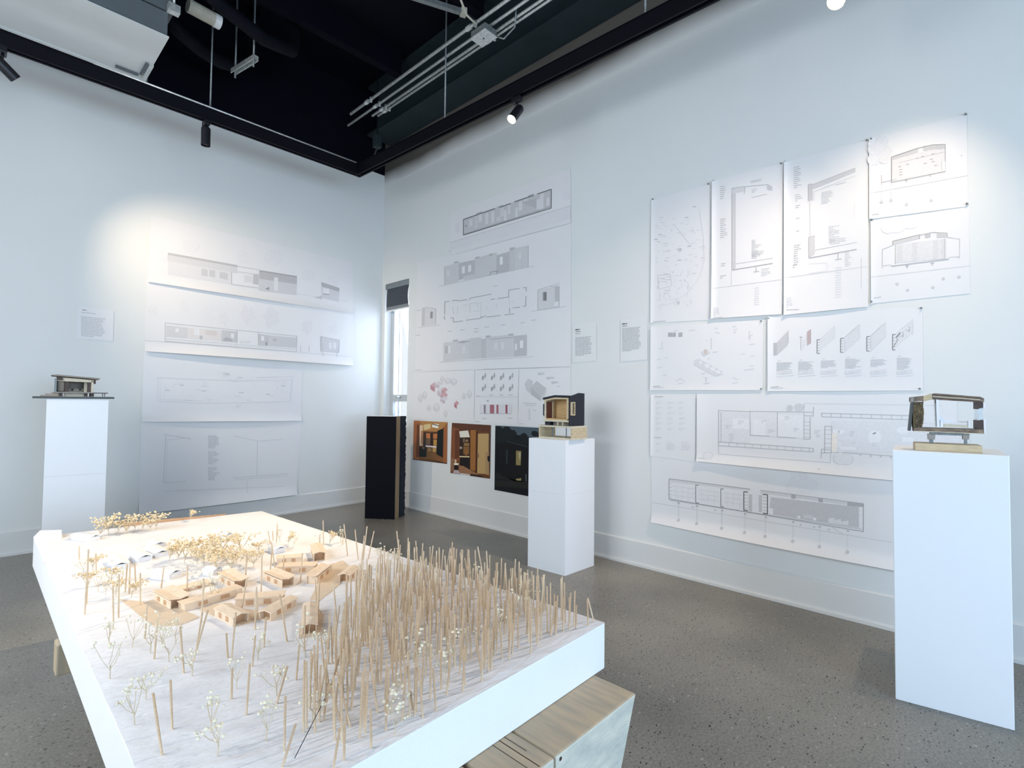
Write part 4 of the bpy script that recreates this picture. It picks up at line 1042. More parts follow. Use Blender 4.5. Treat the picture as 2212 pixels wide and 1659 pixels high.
S.pl(z((1395,1360),(1540,1390),(1690,1380)), 1.1, .8); S.line(*z((1537,1390))[0], *z((1535,1600))[0], 1.2, .76); S.line(*z((1395,1610))[0], *z((1720,1585))[0], 1.2, .78); S.line(*z((1400,1622))[0], *z((1720,1597))[0], 1.0, .8)
S.line(*z((1475,1622))[0], *z((1475,1700))[0], 1, .8); S.line(*z((980,1690))[0], *z((1700,1660))[0], .9, .8); S.line(*z((975,1640))[0], *z((1110,1630))[0], 1.2, .78)
S.done()
S = Sheet('caption_sheet', 'caption sheet of small text on the left wall above the stepped model', 'caption', 'L', [(168, 661), (246, 672), (244, 738), (165, 730)], mt='paper', group='caption sheets', wob=.0)
S.text(177, 669.5, 17, .11, 1, 3, .42, 1.6, 1, .0); S.text(176, 675, 52, .10, 1, 3, .68, 1.6, 2, .0)
S.text(175, 684, 56, .10, 13, 3.4, .70, 1.7, 3, .22); S.done('printed_text')

# --- right wall, first group
z = Zm(900, 400, .1537)
S = Sheet('drawing_sheet', 'top sheet of the middle group, dark outlined building section', 'drawing', 'R', [(974, 459), (1233, 365), (1234, 482), (974, 553)], curl=.008)
S.quad(z((475,810),(2170,290),(2170,470),(475,920)), .88); S.line(*z((475,810))[0], *z((2170,290))[0], .8, .66)
S.ell(*z((2100,150))[0], 9, 11, .90); S.ell(*z((580,610))[0], 6, 12, .89)
S.quad(z((662,485),(1897,60),(1897,325),(662,705)), .73)
r5 = random.Random(8)
for (x, w, t, b_) in ((745,45,.15,.6),(820,50,.05,.8),(880,40,0,.5),(970,40,.1,.75),(1055,40,.1,.8),(1130,50,.55,.8),(1180,50,.1,.6),(1230,40,.3,.9),(1290,30,.0,.6),(1390,40,.35,.9),(1440,50,.1,.6),(1510,60,.05,.35),(1690,60,.3,.85),(1740,50,.05,.9),(1830,40,.4,.8)):
    yt = 485-(x-662)*.344; hgt = 222+(x-662)*.035
    S.quad(z((x,yt+hgt*t),(x+w,yt-w*.344+hgt*t),(x+w,yt-w*.344+hgt*b_),(x,yt+hgt*b_)), r5.choice([.80,.84,.78,.86]), .0018)
S.quad(z((1480,250),(1600,210),(1690,190),(1690,330),(1480,380))[:4], .66, .0017)
S.quad(z((690,565),(708,558),(708,585),(690,592)), .5, .0022)
S.line(*z((680,690))[0], *z((1890,305))[0], 1.1, .5)
S.pl(z((662,485),(662,705),(1897,325),(1897,60)), 1.7, .36)
for a, b in (((662,485),(1110,330)), ((1170,315),(1330,258)), ((1378,238),(1650,145)), ((1700,128),(1897,60))): S.line(*z(a)[0], *z(b)[0], 2.0, .34)
for (x, y) in ((880,385),(1170,295),(1610,135)): S.quad(z((x-40,y+14),(x+45,y-16),(x+45,y-2),(x-40,y+28)), .6)
S.done()
S = Sheet('drawing_sheet', 'widest sheet of the middle group, elevations above and below a floor plan', 'drawing', 'R', [(902, 568), (1234, 484), (1234, 792), (897, 803)], base=.0025, curl=.005)
S.quad(z((395,1145),(595,1090),(595,1355),(395,1400)), .80); S.quad(z((598,1095),(820,1050),(820,1250),(598,1340)), .68); S.quad(z((822,1030),(1128,945),(1128,1255),(822,1310)), .77)
S.quad(z((660,1285),(820,1250),(820,1310),(660,1340)), .78)
S.quad(z((1130,985),(1305,935),(1305,1215),(1130,1240)), .67); S.quad(z((1307,880),(1392,868),(1392,1200),(1307,1215)), .75); S.quad(z((1392,885),(1572,850),(1572,1155),(1392,1195)), .79)
for q in ((560,1080,60,22),(855,1015,60,22),(1045,970,50,30),(1345,890,50,28)): S.quad(z((q[0]-q[2]/2,q[1]),(q[0]+q[2]/2,q[1]-12),(q[0]+q[2]/2,q[1]-12+q[3]),(q[0]-q[2]/2,q[1]+q[3])), .62, .0018)
for q in ((425,1200,40,85,.88),(640,1145,42,100,.93),(728,1128,42,95,.93),(1172,1015,42,108,.94),(1440,955,32,90,.88)): S.quad(z((q[0],q[1]),(q[0]+q[2],q[1]-10),(q[0]+q[2],q[1]-10+q[3]),(q[0],q[1]+q[3])), q[4], .0022)
S.pl(z((1030,1270),(1048,1222),(1140,1206),(1128,1255)), 1.4, .5)
for k in range(9):
    u = k/9; S.line(*z((395,1180+k*24))[0], *z((595,1125+k*26))[0], .5, .73); S.line(*z((1392,905+k*31))[0], *z((1572,870+k*31))[0], .5, .72)
S.pl(z((395,1145),(395,1400)), .9, .62); S.pl(z((1572,850),(1572,1155)), .9, .6); S.line(*z((310,1425))[0], *z((1660,1135))[0], .9, .68)
z = Zm(750, 350, .27125)
for a in (((780,1115),(815,1110)),((835,1105),(885,1100)),((880,1108),(960,1096)),((980,1085),(1150,1052)),((1145,1095),(1180,1090)),((1200,1088),(1290,1075)),((1288,1020),(1375,1008)),((1400,1003),(1432,1000)),((1428,1000),(1428,1030)),((1426,1070),(1424,1150)),
          ((1424,1148),(1400,1150)),((1378,1156),(1320,1162)),((1288,1020),(1288,1080)),((1296,1160),(1295,1205)),((1330,1210),(1255,1218)),((1225,1222),(1110,1235)),((1105,1225),(1070,1240)),((1065,1245),(950,1260)),((925,1266),(848,1276)),((848,1276),(848,1242)),((848,1240),(825,1243)),((785,1250),(775,1250)),((775,1250),(777,1225)),((777,1215),(780,1115)),((980,1085),(975,1100)),((1068,1225),(1068,1245))):
    S.line(*z(a[0])[0], *z(a[1])[0], 1.5, .55)
for a in (((880,1148),(880,1210)),((980,1125),(980,1200)),((980,1125),(1065,1125)),((1065,1120),(1068,1220)),((1000,1190),(1060,1185)),((920,1145),(965,1138)),((1115,1150),(1120,1170)),((1190,1130),(1195,1160)),((1290,1080),(1300,1140)),((1310,1110),(1330,1115)),((1040,1125),(1042,1160)),((840,1150),(850,1210))): S.line(*z(a[0])[0], *z(a[1])[0], .7, .74)
S.pl(z((1520,1020),(1610,990),(1690,992),(1690,1150),(1520,1180)), 1.1, .6, True); S.quad(z((1522,1022),(1650,990),(1650,1158),(1522,1180)), .82, .001); S.quad(z((1656,992),(1690,992),(1690,1108),(1656,1114)), .68)
S.quad(z((1560,1037),(1590,1035),(1590,1104),(1560,1106)), .5); S.quad(z((1572,1036),(1590,1035),(1590,1104),(1572,1105)), .4, .0022); S.poly(z((1610,988),(1690,957),(1690,992)), .84)
S.quad(z((600,1160),(705,1165),(705,1295),(600,1310)), .84); S.pl(z((598,1310),(602,1165),(640,1155),(707,1168),(706,1296)), 1, .66); S.quad(z((665,1193),(684,1192),(683,1245),(664,1247)), .5); S.quad(z((602,1170),(622,1165),(620,1300),(600,1308)), .74, .0015)
S.line(*z((562,1320))[0], *z((745,1298))[0], .9, .72); S.line(*z((1470,1190))[0], *z((1748,1150))[0], .9, .68)
for (x, y) in ((820,1348),(920,1338),(1030,1328),(1030,1352),(1115,1315),(1245,1298),(1400,1280),(1485,1260),(565,1380),(1180,988),(835,712),(575,1182)): S.line(*z((x-18, y+2))[0], *z((x+18, y-3))[0], 1.4, .70)
S.quad(z((770,1440),(975,1412),(975,1570),(768,1590)), .80); S.quad(z((975,1405),(1070,1395),(1070,1562),(975,1570)), .77); S.quad(z((1070,1410),(1108,1406),(1108,1562),(1070,1565)), .72); S.quad(z((1108,1395),(1330,1372),(1330,1548),(1108,1562)), .79); S.quad(z((1330,1385),(1432,1375),(1432,1542),(1330,1550)), .70)
for q in ((782,1468,22,58,.66),(806,1466,20,62,.9),(920,1465,24,60,.86),(1175,1440,24,60,.85),(1228,1436,22,60,.87),(1338,1448,18,52,.9),(1378,1424,26,58,.94)): S.quad(z((q[0],q[1]),(q[0]+q[2],q[1]-3),(q[0]+q[2],q[1]-3+q[3]),(q[0],q[1]+q[3])), q[4], .0022)
for (x, y) in ((865,1425),(925,1437),(1125,1392),(1305,1378)): S.quad(z((x-20,y-8),(x+20,y-12),(x+20,y+4),(x-20,y+8)), .66, .0022)
S.line(*z((735,1595))[0], *z((1485,1550))[0], .9, .7); S.line(*z((880,1438))[0], *z((975,1428))[0], 1.2, .5); S.line(*z((1145,1412))[0], *z((1330,1395))[0], 1.2, .55)
for k in range(6): S.line(*z((770,1462+k*21))[0], *z((975,1434+k*22))[0], .4, .74)
S.line(*z((1090,1650))[0], *z((1770,1630))[0], .9, .66)
S.done()
z = Zm(750, 750, .27125)
def axon(S, pts, x, y, w, h, g, g2):
    S.poly(pts((x,y+h*.3),(x+w*.5,y),(x+w,y+h*.3),(x+w*.5,y+h*.6)), g); S.poly(pts((x,y+h*.3),(x+w*.5,y+h*.6),(x+w*.5,y+h),(x,y+h*.7)), g2); S.poly(pts((x+w,y+h*.3),(x+w*.5,y+h*.6),(x+w*.5,y+h),(x+w,y+h*.7)), (g2+g)/2 if not isinstance(g, tuple) else g)
S = Sheet('drawing_sheet', 'left sheet of the lower middle row, pink and grey exploded room diagrams', 'drawing', 'R', [(896, 804), (1026, 800), (1024, 910), (893, 905)], base=.003, side=.004)
for (x, y, w, h, c) in ((665,278,70,80,0),(695,270,80,60,1),(720,318,75,90,1),(755,318,50,70,0),(750,350,55,100,0),(855,425,38,68,2),(780,240,45,55,3),(828,245,45,60,3),(745,230,30,45,3),(960,340,30,70,3),(920,365,25,50,3),(605,350,30,65,3),(570,375,28,65,3),(690,445,45,70,3),(775,500,22,58,3),(640,460,28,48,3),(745,390,60,60,1)):
    g, g2 = [((.80,.66,.68),(.74,.56,.60)), ((.84,.82,.84),(.78,.74,.77)), ((.80,.62,.64),(.72,.48,.52)), (.88,.82)][c]
    if isinstance(g, tuple):
        S.poly(z((x,y+h*.3),(x+w*.5,y),(x+w,y+h*.3),(x+w*.5,y+h*.6)), g); S.poly(z((x,y+h*.3),(x+w*.5,y+h*.6),(x+w*.5,y+h),(x,y+h*.7)), g2)
    else: axon(S, z, x, y, w, h, g, g2); S.pl(z((x,y+h*.3),(x+w*.5,y),(x+w,y+h*.3),(x+w,y+h*.7),(x+w*.5,y+h),(x,y+h*.7)), .6, .7, True)
S.line(*z((545,183))[0], *z((600,180))[0], 1.2, .7); S.done()
S = Sheet('drawing_sheet', 'middle sheet of the lower middle row, eight small diagrams over a barred strip', 'drawing', 'R', [(1027, 800), (1121, 797), (1119, 918), (1026, 911)], base=.004)
for r_ in range(2):
    for c in range(4):
        x, y = 1075+c*72, 212+r_*88
        S.poly(z((x,y+25),(x+34,y),(x+34,y+28),(x,y+52)), .70+.04*((c+r_) % 2)); S.poly(z((x+4,y+20),(x+12,y+14),(x+12,y+46),(x+4,y+52)), .5); S.poly(z((x+24,y-4),(x+31,y-8),(x+31,y+24),(x+24,y+28)), .52)
S.line(*z((1025,392))[0], *z((1365,398))[0], .8, .72)
for (x, y) in ((1045,390),(1150,380),(1230,380),(1305,380),(1095,568),(1300,565),(1040,592)): S.line(*z((x-16, y))[0], *z((x+16, y))[0], 1.2, .62)
S.quad(z((1060,458),(1315,456),(1312,528),(1060,528)), .86)
for (x, w, c) in ((1092,14,(.55,.5,.56)),(1140,34,(.66,.42,.47)),(1192,16,(.66,.40,.44)),(1264,16,(.62,.36,.42))): S.quad(z((x,458),(x+w,458),(x+w,530),(x,530)), c, .002)
S.line(*z((1060,528))[0], *z((1312,530))[0], .9, .6); S.ell(*z((1122,427))[0], 2.5, 2, .66); S.done()
S = Sheet('drawing_sheet', 'right sheet of the lower middle row, grey building axonometric partly behind the model', 'drawing', 'R', [(1122, 797), (1233, 792), (1233, 927), (1119, 918)], base=.003)
S.poly(z((1415,290),(1445,250),(1480,270),(1465,370),(1430,345)), .76); S.poly(z((1465,320),(1510,268),(1590,330),(1550,400)), .72); S.poly(z((1465,320),(1550,400),(1540,430),(1465,375)), .66); S.poly(z((1540,400),(1580,345),(1590,350),(1560,430)), .8)
for k, (x, y) in enumerate(((1520,205),(1590,240),(1628,275),(1672,312))): S.text(*z((x, y))[0], 18, .02, [3,3,3,1][k], 1.9, .62, 1, 20+k)
S.line(*z((1405,445))[0], *z((1510,450))[0], 1.2, .7); S.quad(z((1445,490),(1460,490),(1460,585),(1448,585)), .84); S.line(*z((1480,500))[0], *z((1505,508))[0], 1.2, .66); S.text(*z((1375,610))[0], 16, .02, 1, 2, .6, 1, 31)
S.quad(z((1415,455),(1500,458),(1500,470),(1415,468)), .84); S.done()
# photographs
Zp = Zm(880, 900, .12658)
rr = random.Random(77)
S = Sheet('photo_print', 'left photograph print, warm wooden room with shelves and a desk', 'photograph', 'R', [(894.6, 908.2), (967.3, 912), (966, 1001.9), (892.4, 992.4)], base=.003, group='photographs on the right wall', wob=0)
S.quad(Zp((115,65),(690,95),(680,805),(98,730)), (.50,.33,.20))
def q_(S, pts, c, lift): S.quad(Zp(*pts), c, lift)
q_(S, ((115,65),(215,70),(205,735),(98,722)), (.68,.42,.26), .0014); q_(S, ((170,135),(215,140),(205,690),(150,690)), (.46,.26,.15), .0016)
q_(S, ((630,110),(690,100),(680,800),(618,780)), (.62,.38,.22), .0014); q_(S, ((210,70),(690,95),(560,260),(270,240)), (.70,.50,.29), .0015)
q_(S, ((280,140),(400,120),(400,200),(290,235)), (.84,.76,.56), .0018); q_(S, ((430,120),(545,128),(530,200),(425,180)), (.93,.92,.86), .0018); q_(S, ((430,118),(545,150),(545,165),(430,132)), (.20,.18,.14), .002)
q_(S, ((215,140),(270,150),(268,490),(212,495)), (.90,.80,.66), .0017); q_(S, ((240,240),(275,240),(272,470),(238,480)), (.72,.50,.36), .0018)
q_(S, ((280,265),(530,268),(520,500),(275,500)), (.26,.17,.12), .0018); q_(S, ((325,285),(395,285),(395,375),(325,370)), (.74,.46,.26), .002); q_(S, ((445,290),(520,290),(515,375),(445,375)), (.74,.44,.25), .002)
q_(S, ((320,380),(395,380),(395,480),(320,480)), (.46,.34,.26), .002); q_(S, ((450,390),(510,390),(505,500),(450,495)), (.72,.55,.28), .002); q_(S, ((402,290),(438,290),(438,480),(402,480)), (.15,.11,.10), .0021)
q_(S, ((310,488),(500,505),(500,530),(310,512)), (.90,.86,.86), .0022); q_(S, ((345,525),(490,530),(485,740),(340,725)), (.47,.33,.19), .002); q_(S, ((440,530),(500,530),(495,600),(440,600)), (.70,.56,.34), .0022); q_(S, ((360,540),(410,540),(408,590),(360,590)), (.60,.48,.33), .0022)
q_(S, ((210,510),(335,520),(330,690),(205,685)), (.07,.10,.10), .0022); q_(S, ((255,520),(300,525),(300,555),(255,545)), (.50,.36,.30), .0024)
q_(S, ((520,240),(620,200),(610,700),(500,640)), (.07,.09,.09), .0023); q_(S, ((280,420),(320,420),(316,520),(275,510)), (.17,.16,.16), .0023)
q_(S, ((105,690),(340,725),(500,745),(680,805)), (.34,.23,.14), .0016); q_(S, ((98,722),(680,790),(680,805),(98,733)), (.18,.10,.07), .0025); S.done('printed_photo')
S = Sheet('photo_print', 'middle photograph print, wooden room with bookshelf and a pale door', 'photograph', 'R', [(976.8, 913.3), (1061, 918.4), (1059, 1034.2), (973.3, 1021.5)], base=.003, group='photographs on the right wall', wob=0)
S.quad(Zp((765,105),(1430,145),(1415,1060),(737,960)), (.42,.26,.16))
q_(S, ((765,105),(1430,145),(1425,260),(770,230)), (.36,.21,.14), .0015); q_(S, ((760,170),(890,210),(890,760),(742,760)), (.50,.30,.19), .0015); q_(S, ((820,230),(885,230),(885,700),(815,720)), (.38,.21,.13), .0016)
q_(S, ((1085,230),(1180,230),(1175,930),(1080,905)), (.60,.40,.20), .0016); q_(S, ((1175,240),(1215,260),(1195,960),(1165,950)), (.30,.15,.09), .0017)
q_(S, ((1210,290),(1395,290),(1390,980),(1195,970)), (.72,.60,.40), .0018); q_(S, ((1395,270),(1425,265),(1410,1000),(1385,980)), (.30,.22,.17), .0019); q_(S, ((1340,600),(1395,600),(1400,1000),(1330,980)), (.66,.54,.38), .0019)
q_(S, ((890,250),(1040,235),(1070,350),(905,355)), (.88,.86,.80), .0019); q_(S, ((895,355),(1078,360),(1070,670),(890,665)), (.19,.13,.10), .0018)
for (a, b, c, d, col) in ((950,370,990,440,(.42,.36,.28)),(1000,390,1040,430,(.60,.45,.30)),(970,450,1060,500,(.58,.44,.26)),(960,510,1060,640,(.50,.36,.20)),(895,510,940,550,(.62,.56,.50)),(990,560,1030,660,(.58,.38,.20))): q_(S, ((a,b),(c,b),(c,d),(a,d)), col, .002)
q_(S, ((895,672),(1065,675),(1062,695),(895,690)), (.86,.80,.62), .0021); q_(S, ((905,695),(1072,695),(1075,905),(900,840)), (.10,.08,.09), .0018)
q_(S, ((1215,640),(1225,615),(1222,700),(1212,705)), (.16,.10,.07), .0022); q_(S, ((1370,680),(1412,660),(1412,770),(1378,760)), (.08,.09,.12), .0022)
q_(S, ((745,700),(810,720),(800,900),(740,955)), (.55,.40,.30), .002); q_(S, ((800,795),(880,795),(878,825),(803,825)), (.92,.90,.82), .0022); q_(S, ((803,825),(878,825),(870,905),(806,905)), (.12,.07,.07), .0022); q_(S, ((815,730),(840,730),(842,795),(815,795)), (.86,.76,.58), .0023)
q_(S, ((880,830),(960,840),(1330,1050),(900,950)), (.58,.42,.30), .002); q_(S, ((800,910),(880,915),(910,980),(785,960)), (.72,.66,.66), .0022); q_(S, ((910,960),(1075,985),(1075,1010),(900,985)), (.80,.76,.74), .0022); q_(S, ((1080,975),(1250,1000),(1340,1045),(1075,1005)), (.20,.12,.10), .0023); S.done('printed_photo')
S = Sheet('photo_print', 'right photograph print, dark cabin at dusk with a lit window, beside the plinth', 'photograph', 'R', [(1070.5, 919), (1186, 925), (1183, 1080), (1068.6, 1058)], base=.003, group='photographs on the right wall', wob=0)
S.quad(Zp((1505,150),(2420,198),(2395,1420),(1490,1248)), (.035,.05,.075))
q_(S, ((1505,150),(2420,198),(2415,400),(1505,250)), (.30,.36,.40), .0015)
for (x, y, r_) in ((1560,250,110),(1650,330,120),(1780,300,90),(1600,400,100),(1990,350,70),(1960,430,90),(2180,290,60),(1760,420,90),(1850,440,60),(1550,180,50),(1700,200,60),(2060,400,70),(2290,330,70)):
    S.poly(Zp(*[(max(1509, x+r_*rr.uniform(.75, 1.1)*math.cos(t*.45)), max(160+(x-1505)*.053, y+r_*rr.uniform(.75, 1.1)*math.sin(t*.45))) for t in range(14)]), (.055,.09,.105), .0017)
S.poly(Zp((1530,470),(1760,420),(2060,520),(2400,620),(2395,1130),(1830,1100),(1520,920)), (.018,.024,.045), .002); S.line(*Zp((1700,420))[0], *Zp((2060,520))[0], 1.2, (.20,.24,.28), .0024)
q_(S, ((1860,580),(1948,585),(1938,832),(1858,825)), (.56,.50,.32), .0026); q_(S, ((1905,610),(1940,615),(1930,760),(1912,700)), (.70,.68,.56), .0028); q_(S, ((1690,565),(1720,565),(1715,800),(1688,800)), (.14,.20,.22), .0026)
q_(S, ((1862,1060),(1950,1050),(1945,1090),(1862,1095)), (.58,.54,.36), .0028); q_(S, ((1520,950),(1830,1100),(2395,1180),(1500,1050)), (.10,.11,.11), .0018); q_(S, ((1500,1080),(2050,1120),(2390,1260),(1495,1180)), (.12,.13,.12), .0019); q_(S, ((2020,980),(2040,980),(2040,1110),(2022,1100)), (.30,.34,.36), .0026); S.done('printed_photo')
# captions between the groups
S = Sheet('caption_sheet', 'caption sheet right beside the middle drawing group', 'caption', 'R', [(1237, 702), (1289, 696), (1289, 779), (1237, 784)], mt='caption_paper', group='caption sheets', wob=0)
S.text(1243.5, 712.5, 16, -.09, 1, 3, .30, 2.4, 1, 0); S.text(1243.5, 717, 20, -.09, 1, 3, .5, 1.6, 2, 0); S.text(1243.5, 721.5, 18, -.09, 1, 3, .56, 1.6, 3, 0); S.text(1243.5, 729.5, 36, -.06, 15, 2.75, .58, 1.3, 4, .16); S.done('printed_text')
S = Sheet('caption_sheet', 'caption sheet beside the large right drawing group', 'caption', 'R', [(1341, 691), (1399, 684), (1399, 777), (1341, 782)], mt='caption_paper', group='caption sheets', wob=0)
S.text(1344.5, 700.2, 18, -.10, 1, 3, .30, 2.4, 5, 0); S.text(1344.5, 704.8, 18, -.09, 1, 3, .5, 1.8, 6, 0); S.text(1344.5, 710, 42, -.08, 18, 2.85, .58, 1.3, 7, .16); S.done('printed_text')

# --- right wall, second group
z = Zm(1380, 230, .3761)
def ticks(S, pts, g=.66, w=1.3):
    for (x, y, l) in pts: S.line(*z((x, y))[0], *z((x+l, y-l*.14))[0], w, g)
S = Sheet('drawing_sheet', 'narrow top sheet of the right group, scattered site plan with faint outline', 'drawing', 'R', [(1408, 433), (1534, 397), (1538, 691), (1406, 698)], base=.003, side=.006)
rr = random.Random(21)
for k in range(110):
    x = rr.uniform(95, 370); y = rr.uniform(600, 1140)
    if (x-95)/(275) > 1.15-abs(y-820)/420: continue
    S.line(*z((x, y))[0], *z((x+rr.uniform(8, 30), y-rr.uniform(-3, 6)))[0], rr.choice([.8, 1.1]), rr.uniform(.70, .86))
for k in range(40):
    x = rr.uniform(110, 300); y = rr.uniform(930, 1140); S.line(*z((x, y))[0], *z((x+rr.uniform(-12, 12), y+rr.uniform(10, 34)))[0], .9, rr.uniform(.76, .86))
S.pl(z((345,580),(370,740),(378,880),(350,980),(290,1060),(200,1130),(110,1145)), .7, .84); S.pl(z((110,970),(180,965),(190,1030),(115,1050)), .9, .76, True); S.ell(*z((237,823))[0], 4.5, 3.5, .72); S.line(*z((205,680))[0], *z((300,800))[0], .7, .76)
for (x, y) in ((320,578),(275,640),(290,805),(125,738),(100,765),(235,885)): S.line(*z((x-10,y))[0], *z((x+10,y-2))[0], 2, .68)
S.line(*z((85,1237))[0], *z((155,1232))[0], 1.2, .62); S.done()
def section_sheet(label, quad, ox, wide, fr, notes, seed):
    S = Sheet('drawing_sheet', label, 'drawing', 'R', quad, base=.005, side=.012, curl=.012)
    for (x, y, rows) in notes: S.text(*z((x, y))[0], 16, -.15, rows, 4.4, .64, 1.6, seed+int(y), .5)
    fr(S); S.done()
def fr2(S):
    S.quad(z((536,475),(556,472),(556,938),(536,940)), .74); S.pl(z((536,940),(536,472),(610,460)), 1.2, .58); S.line(*z((556,490))[0], *z((556,930))[0], .8, .66)
    S.quad(z((536,474),(612,460),(612,490),(536,502)), .80); S.pl(z((606,505),(612,462),(740,450),(745,478),(768,474)), 1.2, .58); S.quad(z((738,446),(768,460),(768,485),(738,478)), .72)
    S.line(*z((540,940))[0], *z((770,902))[0], 2.0, .56); S.line(*z((556,905))[0], *z((770,872))[0], 1.0, .68); S.line(*z((675,925))[0], *z((675,952))[0], 1.6, .6); S.line(*z((660,952))[0], *z((692,947))[0], 1.6, .6)
    for k in range(2): S.line(*z((645,432+k*8))[0], *z((705,418+k*8))[0], 1.1, .64)
    S.line(*z((650,525))[0], *z((735,505))[0], 1.2, .64); S.text(*z((650,478))[0], 14, -.15, 3, 3.2, .66, 1, 61); S.text(*z((650,770))[0], 22, -.1, 15, 2.8, .64, 1, 62, .7); S.text(*z((650,838))[0], 30, -.12, 4, 3.2, .66, 1, 63)
    S.text(*z((705,935))[0], 20, -.1, 5, 3.6, .68, 1, 64); S.line(*z((430,1045))[0], *z((820,995))[0], .8, .74); S.line(*z((535,940))[0], *z((533,1025))[0], .7, .8)
    for k in range(9): S.line(*z((665,1045+k*12))[0], *z((692,1040+k*12))[0], .9, .78)
    S.text(*z((432,1160))[0], 13, -.1, 6, 3.2, .72, 1, 65); S.text(*z((432,1215))[0], 36, -.05, 1, 3, .55, 1.3, 66, 0)
section_sheet('second top sheet of the right group, wall section shaped like a bracket', [(1540, 392), (1692, 352), (1690, 679), (1538, 689)], 0, 0, fr2, ((470,462,7),(470,650,10),(475,905,2),(470,975,2)), 30)
def fr3(S):
    S.quad(z((975,460),(1245,355),(1245,378),(975,488)), .74); S.pl(z((975,460),(1245,355)), 1.2, .58); S.pl(z((1010,490),(1245,400)), .8, .7); S.quad(z((976,455),(998,450),(996,540),(975,545)), .70); S.pl(z((975,545),(975,450),(1000,446)), 1.2, .58)
    S.quad(z((998,490),(1012,486),(1012,540),(998,544)), .84); S.line(*z((983,545))[0], *z((985,750))[0], .8, .7); S.quad(z((976,752),(1012,744),(1012,850),(978,870)), .76); S.pl(z((978,872),(978,752),(1012,744)), 1.2, .58)
    S.line(*z((980,872))[0], *z((1252,822))[0], 2.0, .56); S.line(*z((1012,826))[0], *z((1252,782))[0], 1.0, .66); S.line(*z((1145,845))[0], *z((1145,880))[0], 1.6, .6); S.line(*z((1128,882))[0], *z((1165,876))[0], 1.6, .6)
    S.text(*z((1050,498))[0], 26, -.22, 9, 3.0, .64, 1, 71, .6); S.line(*z((1132,452))[0], *z((1192,437))[0], 1.2, .64); S.text(*z((1092,692))[0], 24, -.12, 11, 3.4, .64, 1, 72, .6); S.text(*z((1100,765))[0], 36, -.12, 4, 3.4, .66, 1, 73)
    S.text(*z((1185,842))[0], 20, -.1, 9, 3.6, .66, 1, 74, .6); S.line(*z((840,985))[0], *z((1310,920))[0], .8, .72); S.pl(z((978,905),(1082,898),(1082,945),(978,960)), .7, .78)
    for k in range(13): S.line(*z((1130,930+k*14))[0], *z((1165,924+k*14))[0], .9, .76)
    S.line(*z((1280,870))[0], *z((1280,1040))[0], .7, .8); S.text(*z((850,1103))[0], 13, -.1, 7, 3.2, .70, 1, 75, .5); S.text(*z((850,1170))[0], 46, -.04, 1, 3, .55, 1.3, 76, 0); S.line(*z((1240,545))[0], *z((1240,640))[0], .6, .82)
section_sheet('third top sheet of the right group, tall wall section with sloped roof', [(1695, 351), (1876, 303), (1876, 663), (1695, 681)], 0, 0, fr3, ((892,352,11),(900,510,4),(902,572,2),(905,645,1),(905,718,1),(892,800,6),(890,862,5),(885,915,2)), 40)
S = Sheet('drawing_sheet', 'highest sheet of the right group, gabled cross section beside faint trees', 'drawing', 'R', [(1878, 301), (2089, 247), (2091, 446), (1878, 474)], base=.004, side=.008)
for (x, y, r_) in ((1370,250,60),(1400,200,40),(1350,310,40),(1410,300,40),(1420,260,40),(1345,220,30)): S.ell(*z((x, y))[0], r_*.34, r_*.30, .88)
S.quad(z((1455,310),(1760,225),(1760,375),(1455,435)), .84); S.quad(z((1452,295),(1605,245),(1605,268),(1452,312)), .72); S.quad(z((1635,228),(1760,222),(1760,246),(1635,255)), .70); S.pl(z((1452,435),(1452,292),(1600,242),(1690,222),(1760,220),(1760,378)), 1.4, .5)
S.line(*z((1495,325))[0], *z((1760,262))[0], 1.1, .62); S.line(*z((1452,437))[0], *z((1760,375))[0], 2.2, .58); S.pl(z((1395,395),(1395,452)), 1, .62); S.line(*z((1395,438))[0], *z((1482,420))[0], 1.4, .6); S.quad(z((1740,320),(1760,318),(1760,372),(1740,370)), .92, .0022)
S.pl(z((1740,320),(1740,370)), 1, .55)
for (x, y) in ((1500,348),(1505,365),(1505,380),(1505,395),(1645,330),(1690,320),(1705,342),(1680,305),(1545,335),(1630,290),(1690,275),(1600,300)): S.line(*z((x-9,y+1))[0], *z((x+9,y-2))[0], 2.0, .56)
for (x, y) in ((1536,432),(1675,400)): S.line(*z((x,y-6))[0], *z((x,y+8))[0], 1.6, .55); S.line(*z((x-10,y-6))[0], *z((x+10,y-8))[0], 1.4, .55)
S.line(*z((1330,500))[0], *z((1890,398))[0], .8, .72)
for (x, y) in ((1395,550),(1450,540),(1538,563),(1680,540)): S.ell(*z((x,y))[0], 3.6, 3.2, .74); S.line(*z((x,y-110))[0], *z((x,y-8))[0], .5, .84)
S.line(*z((1342,624))[0], *z((1380,618))[0], 1.2, .6); S.line(*z((1850,285))[0], *z((1858,283))[0], 1.5, .7); S.done()
S = Sheet('drawing_sheet', 'second sheet down at the right end of the right group, cross section of two rooms', 'drawing', 'R', [(1881, 478), (2093, 447), (2096, 634), (1882, 656)], base=.003, side=.006)
for (x, y, r_) in ((1480,680,60),(1560,665,50),(1430,700,40)): S.ell(*z((x,y))[0], r_*.36, r_*.3, .92)
S.quad(z((1475,795),(1760,760),(1755,875),(1475,900)), .86); S.quad(z((1460,775),(1612,738),(1612,760),(1460,796)), .76); S.pl(z((1460,796),(1460,775),(1612,738),(1612,762)), 1.4, .5); S.quad(z((1645,732),(1676,728),(1676,752),(1645,756)), .68); S.quad(z((1712,728),(1772,728),(1772,750),(1712,755)), .72); S.pl(z((1612,740),(1690,724),(1772,728),(1772,752)), 1.3, .52)
